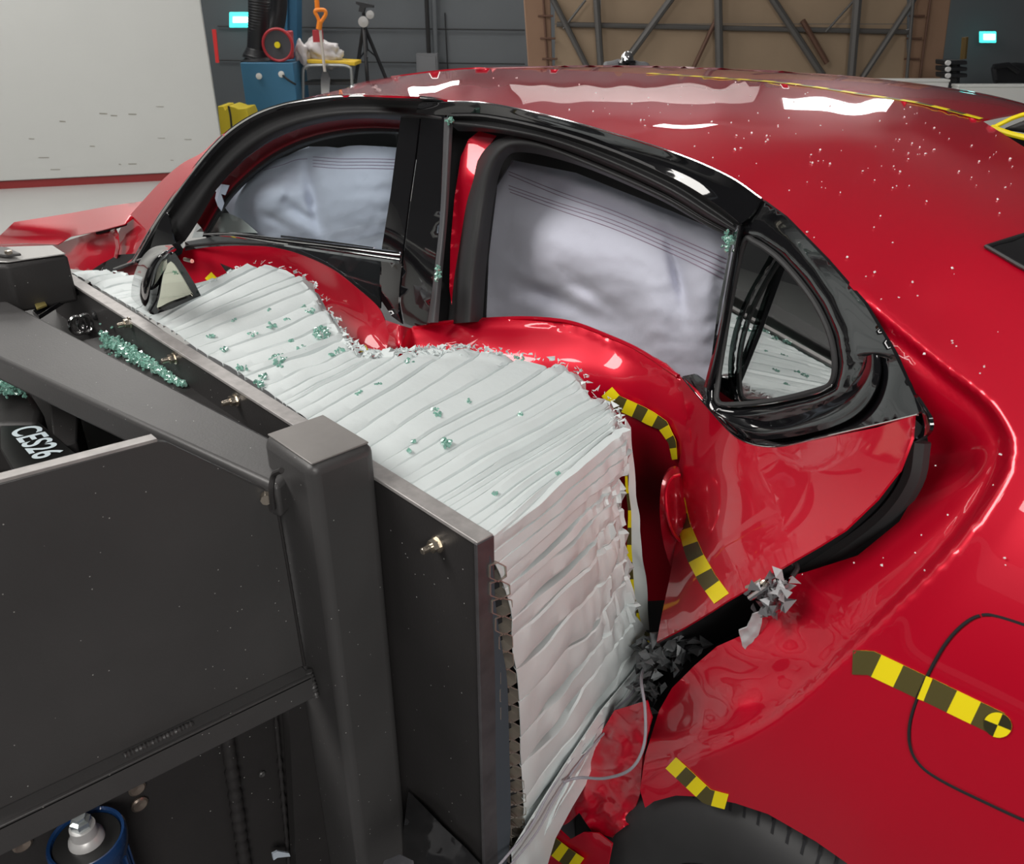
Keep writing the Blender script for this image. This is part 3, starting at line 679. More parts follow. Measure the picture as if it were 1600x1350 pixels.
# B pillar covers
bpf = Field([(628, 172, 1.19), (700, 185, 1.185), (667, 505, 1.075), (593, 465, 1.14), (610, 305, 1.17), (690, 330, 1.145)])
sheet('front_pillar_cover', [(628, 170), (657, 172), (648, 250), (638, 320), (628, 400), (622, 470), (628, 506), (612, 494), (596, 470), (593, 440), (597, 385), (610, 305), (619, 235)], bpf, 10, .004, GLOSS, fd, smooth_edge=False)
rd = empty('rear_door', (-.9, 1.0, .3)); rd.parent = car; rd.matrix_parent_inverse = PM(car).inverted()
sheet('rear_pillar_cover', [(660, 165), (696, 180), (692, 230), (688, 330), (678, 430), (667, 507), (645, 510), (632, 505), (625, 470), (631, 400), (641, 320), (651, 250)], bpf, 10, .004, GLOSS, rd, smooth_edge=False, off=.006)
sheet('belt_end_plate', [(596, 405), (628, 412), (624, 450), (622, 490), (628, 506), (612, 494), (596, 470)], bpf, 8, .003, GLOSS, fd, off=.012, smooth_edge=False)
loft('frame_edge_strip', [[(694, 184, 1.175), (688, 330, 1.14), (678, 430, 1.10), (668, 504, 1.07)], [(701, 184, 1.165), (694, 330, 1.13), (684, 430, 1.09), (675, 504, 1.06)], [(708, 186, 1.18), (700, 330, 1.145), (691, 430, 1.105), (685, 504, 1.075)]], 30, 7, .003, mat('grey_rubber', (.09, .09, .095), .4), rd)
# rear door upper frame
G0 = [(655, 162, 1.175), (700, 160, 1.175), (760, 163, 1.165), (850, 181, 1.125), (950, 208, 1.105), (1060, 243, 1.085), (1140, 278, 1.08), (1190, 312, 1.07)]
G1 = [(652, 168, 1.18), (700, 170, 1.178), (760, 173, 1.168), (850, 191, 1.13), (950, 221, 1.11), (1055, 262, 1.088), (1128, 300, 1.08), (1175, 335, 1.07)]
G2 = [(650, 178, 1.185), (700, 180, 1.18), (760, 182, 1.17), (850, 201, 1.132), (950, 233, 1.112), (1050, 277, 1.08), (1118, 318, 1.075), (1158, 350, 1.07)]
loft('upper_gloss_trim', [G0, G1, G2], 80, 9, .004, GLOSS, rd)
tube('roof_joint_chrome', [(a, b - 2, c - .002) for a, b, c in G0[1:]], .0014, CHROME, rd, n=70, seg=6)
G3 = [(700, 186, 1.19), (760, 190, 1.18), (850, 208, 1.14), (945, 240, 1.12), (1045, 284, 1.10), (1110, 325, 1.095), (1156, 358, 1.09)]
G4 = [(702, 192, 1.175), (757, 198, 1.165), (848, 215, 1.125), (940, 247, 1.105), (1040, 293, 1.085), (1106, 333, 1.08), (1154, 363, 1.075)]
G5 = [(716, 205, 1.19), (770, 207, 1.18), (845, 222, 1.15), (935, 255, 1.13), (1035, 300, 1.11), (1100, 340, 1.105), (1152, 366, 1.10)]
loft('window_frame', [[(700, 181, 1.172), (760, 183, 1.162), (850, 202, 1.122), (950, 234, 1.102), (1050, 278, 1.082), (1118, 319, 1.077), (1158, 351, 1.072)], G3, G4, G5], 80, 14, .004, MATTE, rd)
sheet('frame_recess', [(696, 186), (740, 190), (800, 200), (900, 232), (1060, 300), (1150, 360), (1148, 372), (1050, 330), (900, 270), (800, 250), (775, 290), (762, 400), (758, 500), (680, 506)], Field([(696, 186, 1.25), (800, 200, 1.26), (1150, 360, 1.18), (758, 500, 1.2), (680, 506, 1.17)]), 12, .004, MATTE, rd, smooth_edge=False)
sheet('pillar_red_flange', [(748, 205), (775, 212), (756, 240), (743, 280), (728, 340), (717, 410), (706, 478), (702, 450), (704, 380), (710, 310), (720, 245), (732, 218)], Field([(748, 205, 1.22), (756, 240, 1.22), (706, 478, 1.14), (720, 300, 1.185), (735, 280, 1.17)], 2e-3), 7, .003, RED, car, smooth_edge=False)
S0 = [(700, 506, 1.14), (706, 440, 1.155), (714, 380, 1.175), (726, 310, 1.19), (742, 260, 1.2), (765, 226, 1.205), (800, 212, 1.19), (850, 222, 1.165), (935, 254, 1.14), (1035, 299, 1.12), (1100, 338, 1.115), (1150, 366, 1.11)]
S1 = [(728, 504, 1.095), (734, 430, 1.115), (742, 370, 1.13), (752, 305, 1.15), (764, 262, 1.16), (780, 236, 1.165), (803, 224, 1.165), (850, 230, 1.145), (930, 261, 1.125), (1032, 306, 1.105), (1098, 344, 1.1), (1149, 370, 1.1)]
S2 = [(754, 502, 1.15), (759, 430, 1.17), (766, 360, 1.185), (774, 300, 1.2), (782, 266, 1.21), (792, 246, 1.21), (808, 238, 1.2), (850, 243, 1.18), (925, 266, 1.16), (1028, 311, 1.14), (1096, 349, 1.13), (1148, 374, 1.12)]
loft('door_rubber_seal', [S0, S1, S2], 100, 10, .006, RUBBER, car)
# rear windows: divider, quarter glass and surround
qf = Field([(1150, 350, 1.085), (1190, 312, 1.075), (1100, 600, 1.085), (1150, 685, 1.04), (1200, 696, 1.02), (1290, 402, 1.02), (1350, 472, .985), (1395, 545, .955), (1430, 648, .935), (1280, 682, .98), (1200, 480, 1.075), (1200, 620, 1.06), (1290, 590, 1.01)])
qhole = [(1163, 378), (1180, 378), (1215, 402), (1250, 440), (1278, 480), (1298, 525), (1305, 570), (1298, 600), (1270, 612), (1210, 626), (1150, 632), (1122, 628), (1122, 595), (1132, 530), (1145, 455)]
def qdisp(x, y):
    s = segdist(qhole, x, y, True)
    return .012 * math.exp(-(s / 6) ** 2) - .006 * math.exp(-((s - 16) / 8) ** 2) + (.01 * math.exp(-((s - 62) / 22) ** 2) if y > 560 else 0)
sheet('quarter_window_surround', [(1146, 350), (1162, 334), (1190, 312), (1225, 338), (1290, 405), (1350, 474), (1393, 545), (1428, 620), (1436, 646), (1360, 664), (1280, 682), (1215, 697), (1170, 692), (1140, 672), (1100, 628), (1066, 588), (1085, 584), (1106, 600), (1122, 480), (1138, 400)], qf, 7, .005, GLOSS, rd, qdisp, holes=[qhole], smooth_edge=False)
QG = Field([np.array([x_, 1.080 - .28 * (x_ + .63) + .12 * (z_ - 1.15), z_]) for x_ in (-.8, -.63, -.45) for z_ in (1.05, 1.2, 1.4)])
sheet('quarter_glass', [(1158, 370), (1182, 372), (1220, 400), (1256, 440), (1284, 480), (1304, 525), (1311, 572), (1300, 606), (1270, 618), (1210, 632), (1150, 638), (1116, 634), (1116, 590), (1126, 530), (1140, 455)], QG, 14, .004, GLASSQ, rd, off=-.02)
for k_, (w0, m_) in enumerate(((.0, RUBBER),)):
    qp = crom(qhole, 90, closed=True)
    pts = [qf.at(x, y, .001) for x, y in qp]; pts.append(pts[0])
    tube('quarter_glass_seal', pts, .0045, RUBBER, rd, raw=True, seg=8)
qs = [(1122, 630), (1150, 634), (1210, 628), (1272, 614), (1300, 600)]
tube('seal_chrome_line', [qf.at(x, y + 2, .007) for x, y in qs], .0012, CHROME, rd, raw=True, n=30, seg=6)
loft('window_divider', [[(1150, 352, 1.075), (1136, 430, 1.08), (1118, 530, 1.08), (1100, 604, 1.08)], [(1156, 352, 1.065), (1142, 430, 1.07), (1124, 530, 1.07), (1106, 608, 1.07)], [(1162, 354, 1.075), (1149, 430, 1.08), (1131, 530, 1.08), (1112, 616, 1.08)]], 24, 7, .004, GLOSS, rd)
loft('surround_lower_roll', [[(1108, 634, 1.075), (1150, 652, 1.05), (1200, 658, 1.035), (1270, 640, 1.0), (1320, 612, .985), (1345, 570, .985), (1340, 520, 1.0), (1320, 480, 1.01)], [(1120, 646, 1.060), (1155, 668, 1.035), (1205, 673, 1.016), (1280, 656, .983), (1335, 625, .966), (1362, 575, .964), (1352, 515, .988), (1325, 478, 1.008)], [(1135, 660, 1.055), (1165, 682, 1.03), (1210, 686, 1.01), (1290, 670, .975), (1348, 638, .96), (1375, 580, .96), (1362, 515, .985), (1330, 476, 1.0)]], 60, 12, .003, GLOSS, rd)
tube('belt_chrome_line', [qf.at(x, y, .004) for x, y in ((1066, 590), (1100, 630), (1140, 674), (1172, 693), (1215, 698), (1280, 684), (1360, 666), (1434, 648))], .0014, CHROME, rd, raw=True, n=50, seg=6)
loft('trim_end_cap', [[(1428, 618, .925), (1440, 640, .92), (1440, 672, .92), (1425, 690, .93)], [(1446, 640, .91), (1453, 658, .9), (1450, 676, .9), (1430, 690, .925)]], 14, 5, .004, GLOSS, car)

# --- rear door skin, crushed front half
rdf = Field([(640, 512, 1.075), (700, 503, 1.125), (800, 497, 1.17), (900, 506, 1.18), (1000, 548, 1.16), (1060, 590, 1.12), (640, 545, 1.04), (750, 530, 1.10), (850, 545, 1.13), (950, 580, 1.13), (1040, 660, 1.11), (1000, 655, 1.13), (1000, 720, 1.20), (1020, 800, 1.27), (1000, 950, 1.33), (700, 560, 1.06), (960, 700, 1.16), (960, 960, 1.33), (1060, 735, 1.13), (1060, 800, 1.2)])
sheet('door_skin', [(638, 513), (680, 504), (740, 499), (800, 496), (855, 498), (900, 505), (950, 524), (1000, 546), (1040, 568), (1062, 588), (1076, 640), (1080, 700), (1082, 780), (1090, 860), (1080, 960), (1030, 1010), (985, 1000), (940, 960), (940, 700), (900, 620), (800, 575), (700, 575), (600, 575), (605, 552), (640, 530)], rdf, 8, .003, RED, rd, lambda x, y: .018 * sst(12, 0, y - (496 + max(0, x - 860) * .44)) * 0 + .004 * nz(x, y, 60, 2) - .006 * math.exp(-((segdist([(640, 512), (740, 499), (860, 498), (950, 524), (1062, 588)], x, y) - 5) / 4) ** 2), smooth_edge=False)
tube('belt_lip', [(a, b, c - .004) for a, b, c in ((646, 512, 1.08), (700, 503, 1.125), (800, 497, 1.17), (860, 499, 1.175), (900, 506, 1.18), (950, 525, 1.17), (1000, 548, 1.16), (1060, 588, 1.12))], .004, RED, rd, n=60)
# --- rear half of door skin, flared outward
rrf = Field([(1062, 590, 1.10), (1110, 640, 1.07), (1150, 686, 1.04), (1210, 698, 1.015), (1300, 682, .965), (1430, 650, .925), (1075, 640, 1.09), (1070, 700, 1.11), (1062, 740, 1.12), (1066, 800, 1.10), (1060, 860, 1.04), (1050, 920, .97), (1026, 1002, .885), (1135, 938, .855), (1280, 852, .865), (1400, 740, .90), (1100, 850, .95), (1120, 740, 1.03), (1100, 690, 1.075)], 2e-3)
rear_skin = [(1062, 588), (1090, 612), (1120, 650), (1148, 683), (1175, 695), (1215, 699), (1290, 684), (1370, 668), (1427, 650), (1424, 685), (1405, 735), (1370, 780), (1320, 828), (1280, 853), (1240, 876), (1200, 900), (1162, 924), (1137, 938), (1110, 956), (1070, 980), (1026, 1003), (1034, 960), (1046, 905), (1052, 870), (1060, 820), (1060, 770), (1058, 735), (1066, 700), (1074, 650)]
def rrd(x, y):
    d = 0.0
    fl = segdist([(1135, 650), (1110, 700), (1085, 760), (1075, 800), (1100, 850)], x, y)
    d += .010 * math.exp(-(fl / 14) ** 2)
    lo = segdist([(1062, 780), (1090, 860), (1150, 930)], x, y)
    if y > 800 and x < 1062 + (y - 780) * .62: d += .006 * nz(x * 2, y, 40, 1)
    d += -.012 * math.exp(-(segdist([(1068, 640), (1066, 720), (1075, 800)], x, y) / 10) ** 2)
    return d
sheet('door_skin_flared', rear_skin, rrf, 7, .003, RED, rd, rrd, smooth_edge=False)
sheet('door_shut_face', [(1427, 652), (1456, 680), (1458, 760), (1420, 830), (1350, 885), (1280, 915), (1230, 945), (1190, 985), (1130, 1030), (1060, 1080), (1030, 1003), (1070, 975), (1137, 935), (1200, 896), (1280, 848), (1370, 776), (1405, 732), (1424, 685)], Field([(1427, 652, .97), (1458, 720, 1.06), (1350, 885, 1.06), (1190, 985, 1.04), (1030, 1050, 1.0), (1280, 848, .90), (1400, 735, .93)]), 8, .006, MATTE, rd, smooth_edge=False)
tube('door_weatherstrip', [(1436, 690, .96), (1425, 750, .95), (1380, 810, .945), (1300, 868, .94), (1230, 905, .93)], .014, RUBBER, rd, n=30)
# door handle
hf = Field([(1055, 730, 1.09), (1034, 770, 1.06), (1036, 840, 1.04), (1055, 905, 1.04), (1070, 860, 1.06), (1062, 780, 1.075), (1046, 800, 1.035)])
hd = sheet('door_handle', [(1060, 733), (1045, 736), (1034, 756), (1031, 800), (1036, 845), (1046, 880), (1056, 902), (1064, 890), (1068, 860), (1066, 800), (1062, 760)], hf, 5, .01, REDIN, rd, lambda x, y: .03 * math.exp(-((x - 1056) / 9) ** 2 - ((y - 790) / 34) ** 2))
tube('handle_recess_rim', [(1062, 742, 1.06), (1048, 748, 1.04), (1040, 770, 1.03), (1043, 805, 1.02), (1052, 832, 1.03), (1062, 845, 1.04)], .003, RED, rd, n=24)
# --- tapes
TAPES = []
def tape(name, line, width, n, field, off, parent, disp=None, start=0, nx=4):
    L2 = lin(line, n * nx + 1)
    V = []; Fc = []; mi = []
    for i in range(len(L2)):
        a_ = L2[max(i - 1, 0)]; b_ = L2[min(i + 1, len(L2) - 1)]; d_ = (b_ - a_) / np.linalg.norm(b_ - a_); pn = np.array([-d_[1], d_[0]])
        wd = width if not isinstance(width, (list, tuple)) else np.interp(i / (len(L2) - 1), np.linspace(0, 1, len(width)), width)
        for j in range(4):
            q = L2[i] + pn * wd * (j / 3 - .5)
            t_ = float(field.t([q])[0]) - off + (disp(*q) if disp else 0); V.append(CP + ray(*q) * t_)
    for i in range(len(L2) - 1):
        for j in range(3):
            a_ = i * 4 + j; Fc.append(orient(V, [a_, a_ + 1, a_ + 5, a_ + 4])); mi.append((i // nx + start) % 2)
    return mesh(name, V, Fc, [YEL, BLK], parent, thick=.0005, midx=mi)
tape('marker_tape', [(1332, 1035), (1360, 1036), (1438, 1073)], 38, 3, BF, .0015, car, bodydisp, start=1)
# round target at the end of the quarter tape
V = []; Fc = []; mi = []; c0 = (1559, 1133); ring = 24
V.append(BF.at(*c0, .0042))
for i in range(ring):
    a_ = 2 * math.pi * i / ring; V.append(BF.at(c0[0] + 22 * math.cos(a_ + .35), c0[1] + 19 * math.sin(a_ + .35) + 2 * math.cos(a_), .0042))
for i in range(ring): Fc.append(orient(V, [0, 1 + i, 1 + (i + 1) % ring])); mi.append((i // 6) % 2)
mesh('target_disc', V, Fc, [YEL, mat('target_black', (.03, .028, .012), .4)], car, thick=.0005, midx=mi)
tape('marker_tape', [(1048, 1192), (1078, 1220), (1105, 1245), (1135, 1253)], 24, 5, BF, .002, car, bodydisp, start=0)
tape('marker_tape', [(948, 612), (962, 628), (1000, 645), (1035, 664), (1050, 690), (1054, 718)], [22, 22, 22, 14, 8], 9, rdf, .012, rd, start=0)
tape('marker_tape', [(1064, 778), (1066, 800), (1068, 820), (1085, 868), (1105, 905), (1127, 935)], [10, 20, 26, 28, 28], 7, rrf, .002, rd, rrd, start=0)
# centre line tape on the roof
V = []; Fc = []; mi = []; r_ = np.array([roofp(i, 1.0) for i in range(5, 12)]); rc = arc(r_, 26)
for i, q in enumerate(rc):
    V += [q + [0, -.010, .0025], q + [0, .010, .0025]]
for i in range(len(rc) - 1): Fc.append([2 * i, 2 * i + 2, 2 * i + 3, 2 * i + 1]); mi.append(i % 2)
mesh('roof_tape', V, Fc, [YEL, BLK], car, thick=.0006, midx=mi)
# antenna fin
fp = P(1562, 203, Y=YC)
prism('antenna_fin', [fp, fp + [.05, 0, .028], fp + [.14, 0, .05], fp + [.17, 0, .045], fp + [.19, 0, -.01]], (0, .035, 0), MATTE, car, .008)
tube('fin_tape_edge', [fp + [-.01, -.01, .004], fp + [.04, -.05, .0], fp + [.12, -.075, -.006]], .005, YEL, car, raw=True, n=12)
tube('fin_tape_edge', [fp + [-.01, .0, .004], fp + [.03, .02, .028], fp + [.14, .03, .055]], .004, YEL, car, raw=True, n=12)
# rear window
sheet('rear_window', [(1543, 385), (1580, 374), (1760, 320), (1760, 520), (1640, 440), (1590, 412)], BF, 16, .004, GLOSS, car, off=.004, smooth_edge=False)
tube('rear_window_seal', [BF.at(x, y, .006) for x, y in ((1760, 520), (1640, 440), (1590, 413), (1541, 385), (1580, 373), (1700, 337))], .003, MATTE, car, raw=True, seg=6)
# fuel flap
ff = [(1531, 962), (1505, 976), (1478, 1005), (1452, 1050), (1432, 1095), (1421, 1135), (1423, 1170), (1440, 1198), (1475, 1222), (1540, 1254), (1610, 1286), (1720, 1330), (1740, 1200), (1730, 1020), (1640, 990), (1560, 964)]
tube('fuel_flap_gap', [BF.at(x, y, .0005) for x, y in crom(ff, 110, closed=True)], .0018, DARK, car, raw=True, seg=6)
sheet('fuel_flap', [(x + (4 if x < 1600 else 0), y + (3 if y < 1080 else -3 if x < 1640 else 0)) for x, y in ff], BF, 14, .003, RED, car, off=.0022)
tape('flap_tape', [(1440, 1074), (1450, 1078)], 38, 1, BF, .0032, car, start=0)
tape('flap_tape', [(1450, 1078), (1520, 1112), (1562, 1132)], 38, 3, BF, .0032, car, start=1)
# rocker / torn sill parts
sf = Field([(960, 1100, .84), (1010, 1110, .83), (998, 1240, .80), (905, 1220, .80), (960, 1310, .78), (870, 1300, .78), (850, 1350, .77), (940, 1350, .77)])
sheet('torn_sill', [(1010, 1095), (1018, 1120), (1004, 1180), (1000, 1240), (985, 1285), (955, 1308), (925, 1300), (905, 1270), (880, 1290), (880, 1200), (930, 1160), (960, 1110)], sf, 7, .003, RED, car, lambda x, y: .022 * nz(x, y, 34, 7) + .012 * nz(x, y, 14, 8), smooth_edge=False)
sheet('sill_flap', [(912, 1300), (935, 1302), (956, 1318), (946, 1370), (835, 1400), (855, 1340), (872, 1295), (890, 1312)], sf, 7, .003, RED, car, lambda x, y: .006 * nz(x, y, 40, 1), smooth_edge=False, off=.02)
tape('marker_tape', [(858, 1318), (880, 1335), (905, 1352)], 26, 4, sf, .028, car, start=1)
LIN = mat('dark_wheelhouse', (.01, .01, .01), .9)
sheet('wheelhouse', [(940, 1300), (1000, 1230), (1100, 1225), (1250, 1290), (1400, 1400), (930, 1400)], Field([(940, 1300, .98), (1100, 1225, .98), (1400, 1400, .98), (930, 1400, .98)]), 20, .004, LIN, car)
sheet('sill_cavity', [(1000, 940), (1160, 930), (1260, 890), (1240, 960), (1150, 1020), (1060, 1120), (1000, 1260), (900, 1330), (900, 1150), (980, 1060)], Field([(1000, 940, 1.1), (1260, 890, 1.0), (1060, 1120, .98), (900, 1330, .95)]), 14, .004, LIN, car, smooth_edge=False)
def debris(name, cx, cy, Y, n, spread, size, m_, parent, seed):
    r_ = random.Random(seed); V = []; Fc = []
    for k_ in range(n):
        c = P(cx + r_.gauss(0, spread[0]), cy + r_.gauss(0, spread[1]), Y=Y + r_.uniform(-.02, .02)); b = len(V)
        for q in range(5): V.append(c + np.array([r_.uniform(-1, 1), r_.uniform(-1, 1), r_.uniform(-1, 1)]) * size)
        Fc += [[b, b + 1, b + 2], [b, b + 2, b + 3], [b, b + 3, b + 4], [b, b + 4, b + 1], [b + 1, b + 2, b + 3, b + 4]]
    o = mesh(name, V, Fc, m_, parent, smooth=False); o['kind'] = 'stuff'; return o
debris('torn_metal', 1045, 1015, .93, 90, (22, 12), .014, mat('torn_grey', (.16, .17, .175), .4, .5), car, 2)
debris('torn_metal', 1012, 1060, .90, 40, (10, 22), .011, MATS['torn_grey'], car, 5)
WT = mat('torn_white_plastic', (.36, .36, .37), .5)
# latch at the door edge
lt = empty('door_latch', P(1205, 915, Y=.88)); lt.parent = car; lt.matrix_parent_inverse = PM(car).inverted()
tube('latch_plate', [(1165, 925, .86), (1185, 908, .86), (1213, 897, .86)], .006, CHROME, lt, n=12)
tube('latch_bar', [(1172, 934, .85), (1196, 918, .85), (1216, 906, .85)], .0045, CHROME, lt, n=12)
tube('latch_spring', [(1168, 918, .855), (1180, 914, .85), (1196, 904, .855), (1190, 912, .85)], .004, ZINC, lt, n=16)
tube('latch_cable', [(1205, 890, .87), (1222, 873, .88), (1245, 884, .88), (1238, 900, .87)], .004, MATTE, lt, n=16)
debris('latch_fragment', 1205, 938, .86, 46, (13, 16), .011, mat('latch_grey', (.22, .22, .23), .35, .4), lt, 3)
debris('white_fragment', 1222, 918, .855, 16, (9, 10), .010, WT, lt, 9)
sheet('torn_plastic_strip', [(1175, 960), (1192, 955), (1190, 975), (1183, 1000), (1172, 1022), (1160, 1010), (1155, 985), (1168, 980)], Field([(1175, 955, .86), (1165, 1020, .86), (1190, 980, .87)]), 5, .002, WT, lt, lambda x, y: .006 * nz(x, y, 12), smooth_edge=False)
sheet('torn_red_shard', [(1178, 985), (1195, 965), (1212, 975), (1232, 1000), (1222, 1030), (1190, 1045), (1165, 1058), (1172, 1035), (1183, 1010)], Field([(1178, 985, .88), (1232, 1000, .86), (1165, 1058, .85)]), 6, .002, RED, car, lambda x, y: .008 * nz(x, y, 20, 2), smooth_edge=False)
# --- wheel
wc = np.array([-.285, .80, .335])
rw = empty('rear_wheel', wc); rw.parent = car; rw.matrix_parent_inverse = PM(car).inverted()
lathe('tyre', wc, (0, 1, 0), [(.03, .195), (-.0, .21), (-.012, .25), (-.014, .29), (-.006, .315), (.012, .333), (.03, .338), (.10, .341), (.19, .338), (.22, .31), (.22, .2)], TIRE, rw, 64)
for gy in (.045, .085, .13, .17):
    lathe('tread_groove', wc, (0, 1, 0), [(gy, .3395), (gy + .001, .3425), (gy + .007, .3425), (gy + .008, .3395)], DARK, rw, 64)
V = []; Fc = []
for i in range(90):
    a_ = 2 * math.pi * i / 90; b = len(V)
    for (yy, r_) in ((.004, .325), (.018, .3365), (.042, .3405)):
        for da in (-.006, .006): V.append(wc + np.array([math.cos(a_ + da + yy) * r_, yy - .001, math.sin(a_ + da + yy) * (r_ + .0008)]))
    Fc += [[b, b + 1, b + 3, b + 2], [b + 2, b + 3, b + 5, b + 4]]
o = mesh('tread_sipes', V, Fc, DARK, rw, smooth=False)
lathe('wheel_rim', wc, (0, 1, 0), [(.02, .21), (.005, .203), (.03, .19), (.09, .18), (.1, .05), (.08, 0)], mat('rim_grey', (.3, .3, .31), .3, .8), rw, 48)
for i in range(5):
    a_ = i * 2 * math.pi / 5 + .3; u = np.array([math.cos(a_), 0, math.sin(a_)]); v_ = np.array([-u[2], 0, u[0]])
    prism('spoke', [wc + u * .04 + v_ * .03 + [0, .05, 0], wc + u * .215 + v_ * .045 + [0, .02, 0], wc + u * .215 - v_ * .045 + [0, .02, 0], wc + u * .04 - v_ * .03 + [0, .05, 0]], (0, .03, 0), MATS['rim_grey'], rw, .004)
# --- hood, fender, front
hof = Field([(0, 375, 'X', -3.9), (20, 345, 'X', -3.9), (110, 333, 'X', -3.6), (230, 315, 'X', -3.1), (170, 362, 'X', -2.95), (100, 390, 'X', -3.2), (195, 350, 'X', -2.9)])
def hood_d(x, y): return .03 * math.exp(-(segdist([(20, 352), (110, 372), (180, 355)], x, y) / 8) ** 2)
sheet('hood', [(-30, 380), (0, 368), (22, 347), (60, 341), (110, 333), (170, 322), (232, 313), (222, 330), (195, 350), (165, 358), (110, 370), (90, 382), (40, 380), (0, 382), (-30, 390)], hof, 7, .003, RED, car, lambda x, y: .12 * sst(352, 375, y - (x - 22) * .05) * (1 if x < 120 else 0), smooth_edge=False)
fef = Field([(-30, 385, .93), (60, 380, .93), (110, 372, .95), (180, 360, .97), (190, 390, .97), (120, 410, .90), (160, 425, .92), (60, 410, .90)])
sheet('front_fender', [(-30, 384), (40, 381), (90, 381), (120, 371), (150, 362), (172, 360), (182, 375), (183, 395), (178, 402), (158, 412), (140, 424), (110, 420), (90, 410), (60, 402), (20, 400), (-30, 400)], fef, 6, .003, RED, car, lambda x, y: .02 * math.exp(-(((x - 150) / 14) ** 2 + ((y - 388) / 9) ** 2)) + .006 * nz(x, y, 30), smooth_edge=False)
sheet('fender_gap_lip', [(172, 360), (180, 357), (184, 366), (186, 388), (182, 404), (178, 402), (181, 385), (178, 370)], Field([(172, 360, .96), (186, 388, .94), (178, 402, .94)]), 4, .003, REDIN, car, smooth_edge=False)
sheet('wheelarch_liner', [(140, 424), (160, 412), (184, 398), (215, 396), (220, 408), (190, 420), (165, 428)], Field([(140, 424, .93), (215, 396, .95), (190, 420, .94)]), 6, .004, MATTE, car, smooth_edge=False)
tube('lower_frame_chrome', [(178, 420, .92), (200, 412, .93), (222, 404, .935)], .003, CHROME, car, n=8, seg=6)
sheet('lower_front_skin', [(168, 428), (200, 410), (222, 404), (230, 440), (215, 455), (175, 440)], Field([(168, 428, .96), (222, 404, .98), (200, 450, .95)]), 6, .003, RED, car, lambda x, y: .012 * nz(x, y, 16, 2), smooth_edge=False)
tube('wiper_shadow_gap', [(152, 364, .955), (172, 358, .965), (196, 350, .975)], .006, DARK, car, n=10)
tape('marker_tape', [(325, 430), (335, 440), (340, 450)], 14, 2, fdf, .01, fd, start=0)
tape('marker_tape', [(566, 542), (574, 556)], 12, 1, fdf, .02, fd, start=0)
# --- door mirror
mr = empty('door_mirror', P(250, 440, Y=.80)); mr.parent = car; mr.matrix_parent_inverse = PM(car).inverted()
MS = -.165
mf0 = [(268, 382, .84), (240, 386, .80), (222, 402, .78), (210, 428, .775), (205, 455, .78), (208, 475, .79), (228, 492, .80)]
mf1 = [(272, 386, .83), (256, 394, .77), (240, 412, .75), (230, 440, .745), (226, 462, .75), (226, 480, .765), (232, 494, .785)]
mf2 = [(276, 390, .84), (265, 402, .80), (257, 430, .79), (252, 458, .785), (248, 478, .79), (242, 486, .795), (236, 492, .80)]
loft('mirror_housing', [[(a, b, c + MS) for a, b, c in q] for q in (mf0, mf1, mf2)], 40, 14, .004, GLOSS, mr)
mc_ = P(272, 450, Y=.635)
mgf = Field([np.array([mc_[0] + .10 * dz_ + .05 * dy_, mc_[1] + dy_, mc_[2] + dz_]) for dy_ in (-.08, .0, .08) for dz_ in (-.08, 0, .08)])
sheet('mirror_frame', [(262, 394), (274, 396), (290, 420), (306, 446), (314, 462), (300, 468), (270, 482), (240, 492), (234, 490), (246, 470), (254, 430)], mgf, 6, .008, GLOSS, mr, holes=[[(262, 412), (270, 410), (285, 432), (300, 458), (302, 462), (270, 474), (246, 484), (250, 460), (255, 430)]], smooth_edge=False)
sheet('mirror_glass', [(260, 405), (272, 405), (290, 432), (306, 462), (270, 478), (243, 488), (250, 450)], mgf, 8, .003, mat('mirror_silver', (.72, .70, .58), .03, 1.0), mr, off=-.006)
tube('mirror_arm', [(276, 390, .72), (282, 384, .85), (280, 380, .97)], .014, GLOSS, mr, n=10)
tube('mirror_bolt', [(289, 405, .93), (300, 408, .93)], .006, ZINC, mr, n=4)

# --- curtain airbags
def bump(l):
    def f(x, y):
        d = 0
        for cx, cy, rx, ry, rot, a in l:
            c_, s_ = math.cos(rot), math.sin(rot); u = ((x - cx) * c_ + (y - cy) * s_) / rx; v = (-(x - cx) * s_ + (y - cy) * c_) / ry
            d -= a * math.exp(-u * u - v * v)
        return d
    return f
ab = Field([(788, 238, 1.33), (860, 250, 1.32), (1050, 315, 1.27), (1148, 365, 1.23), (1105, 570, 1.24), (1000, 545, 1.28), (850, 497, 1.30), (752, 495, 1.32), (768, 350, 1.33), (900, 380, 1.28)])
rb = bump([(850, 385, 70, 50, .5, .055), (960, 420, 60, 60, .6, .05), (1025, 500, 38, 80, -.1, .06), (880, 290, 110, 26, .35, .02), (905, 475, 45, 20, 0, .025), (800, 430, 45, 40, 0, .03), (1100, 470, 30, 110, .1, .045), (960, 335, 120, 14, .42, -.03), (870, 470, 60, 14, .35, -.045), (925, 460, 40, 14, .6, -.03), (1060, 430, 9, 60, -.25, -.03), (1050, 360, 90, 22, .5, .02)])
def rbn(x, y): return rb(x, y) + .004 * nz(x, y * 2, 45, 1) + .0022 * nz(x + y, y - x, 18, 4) + .012 * abs(nz(x, y, 90, 6))
sheet('rear_curtain_airbag', [(780, 232), (860, 244), (950, 270), (1050, 310), (1152, 362), (1140, 450), (1118, 560), (1110, 640), (1060, 600), (1000, 560), (940, 530), (880, 508), (748, 506), (752, 440), (762, 350), (772, 290)], ab, 6, .004, BAG, car, rbn, smooth_edge=False)
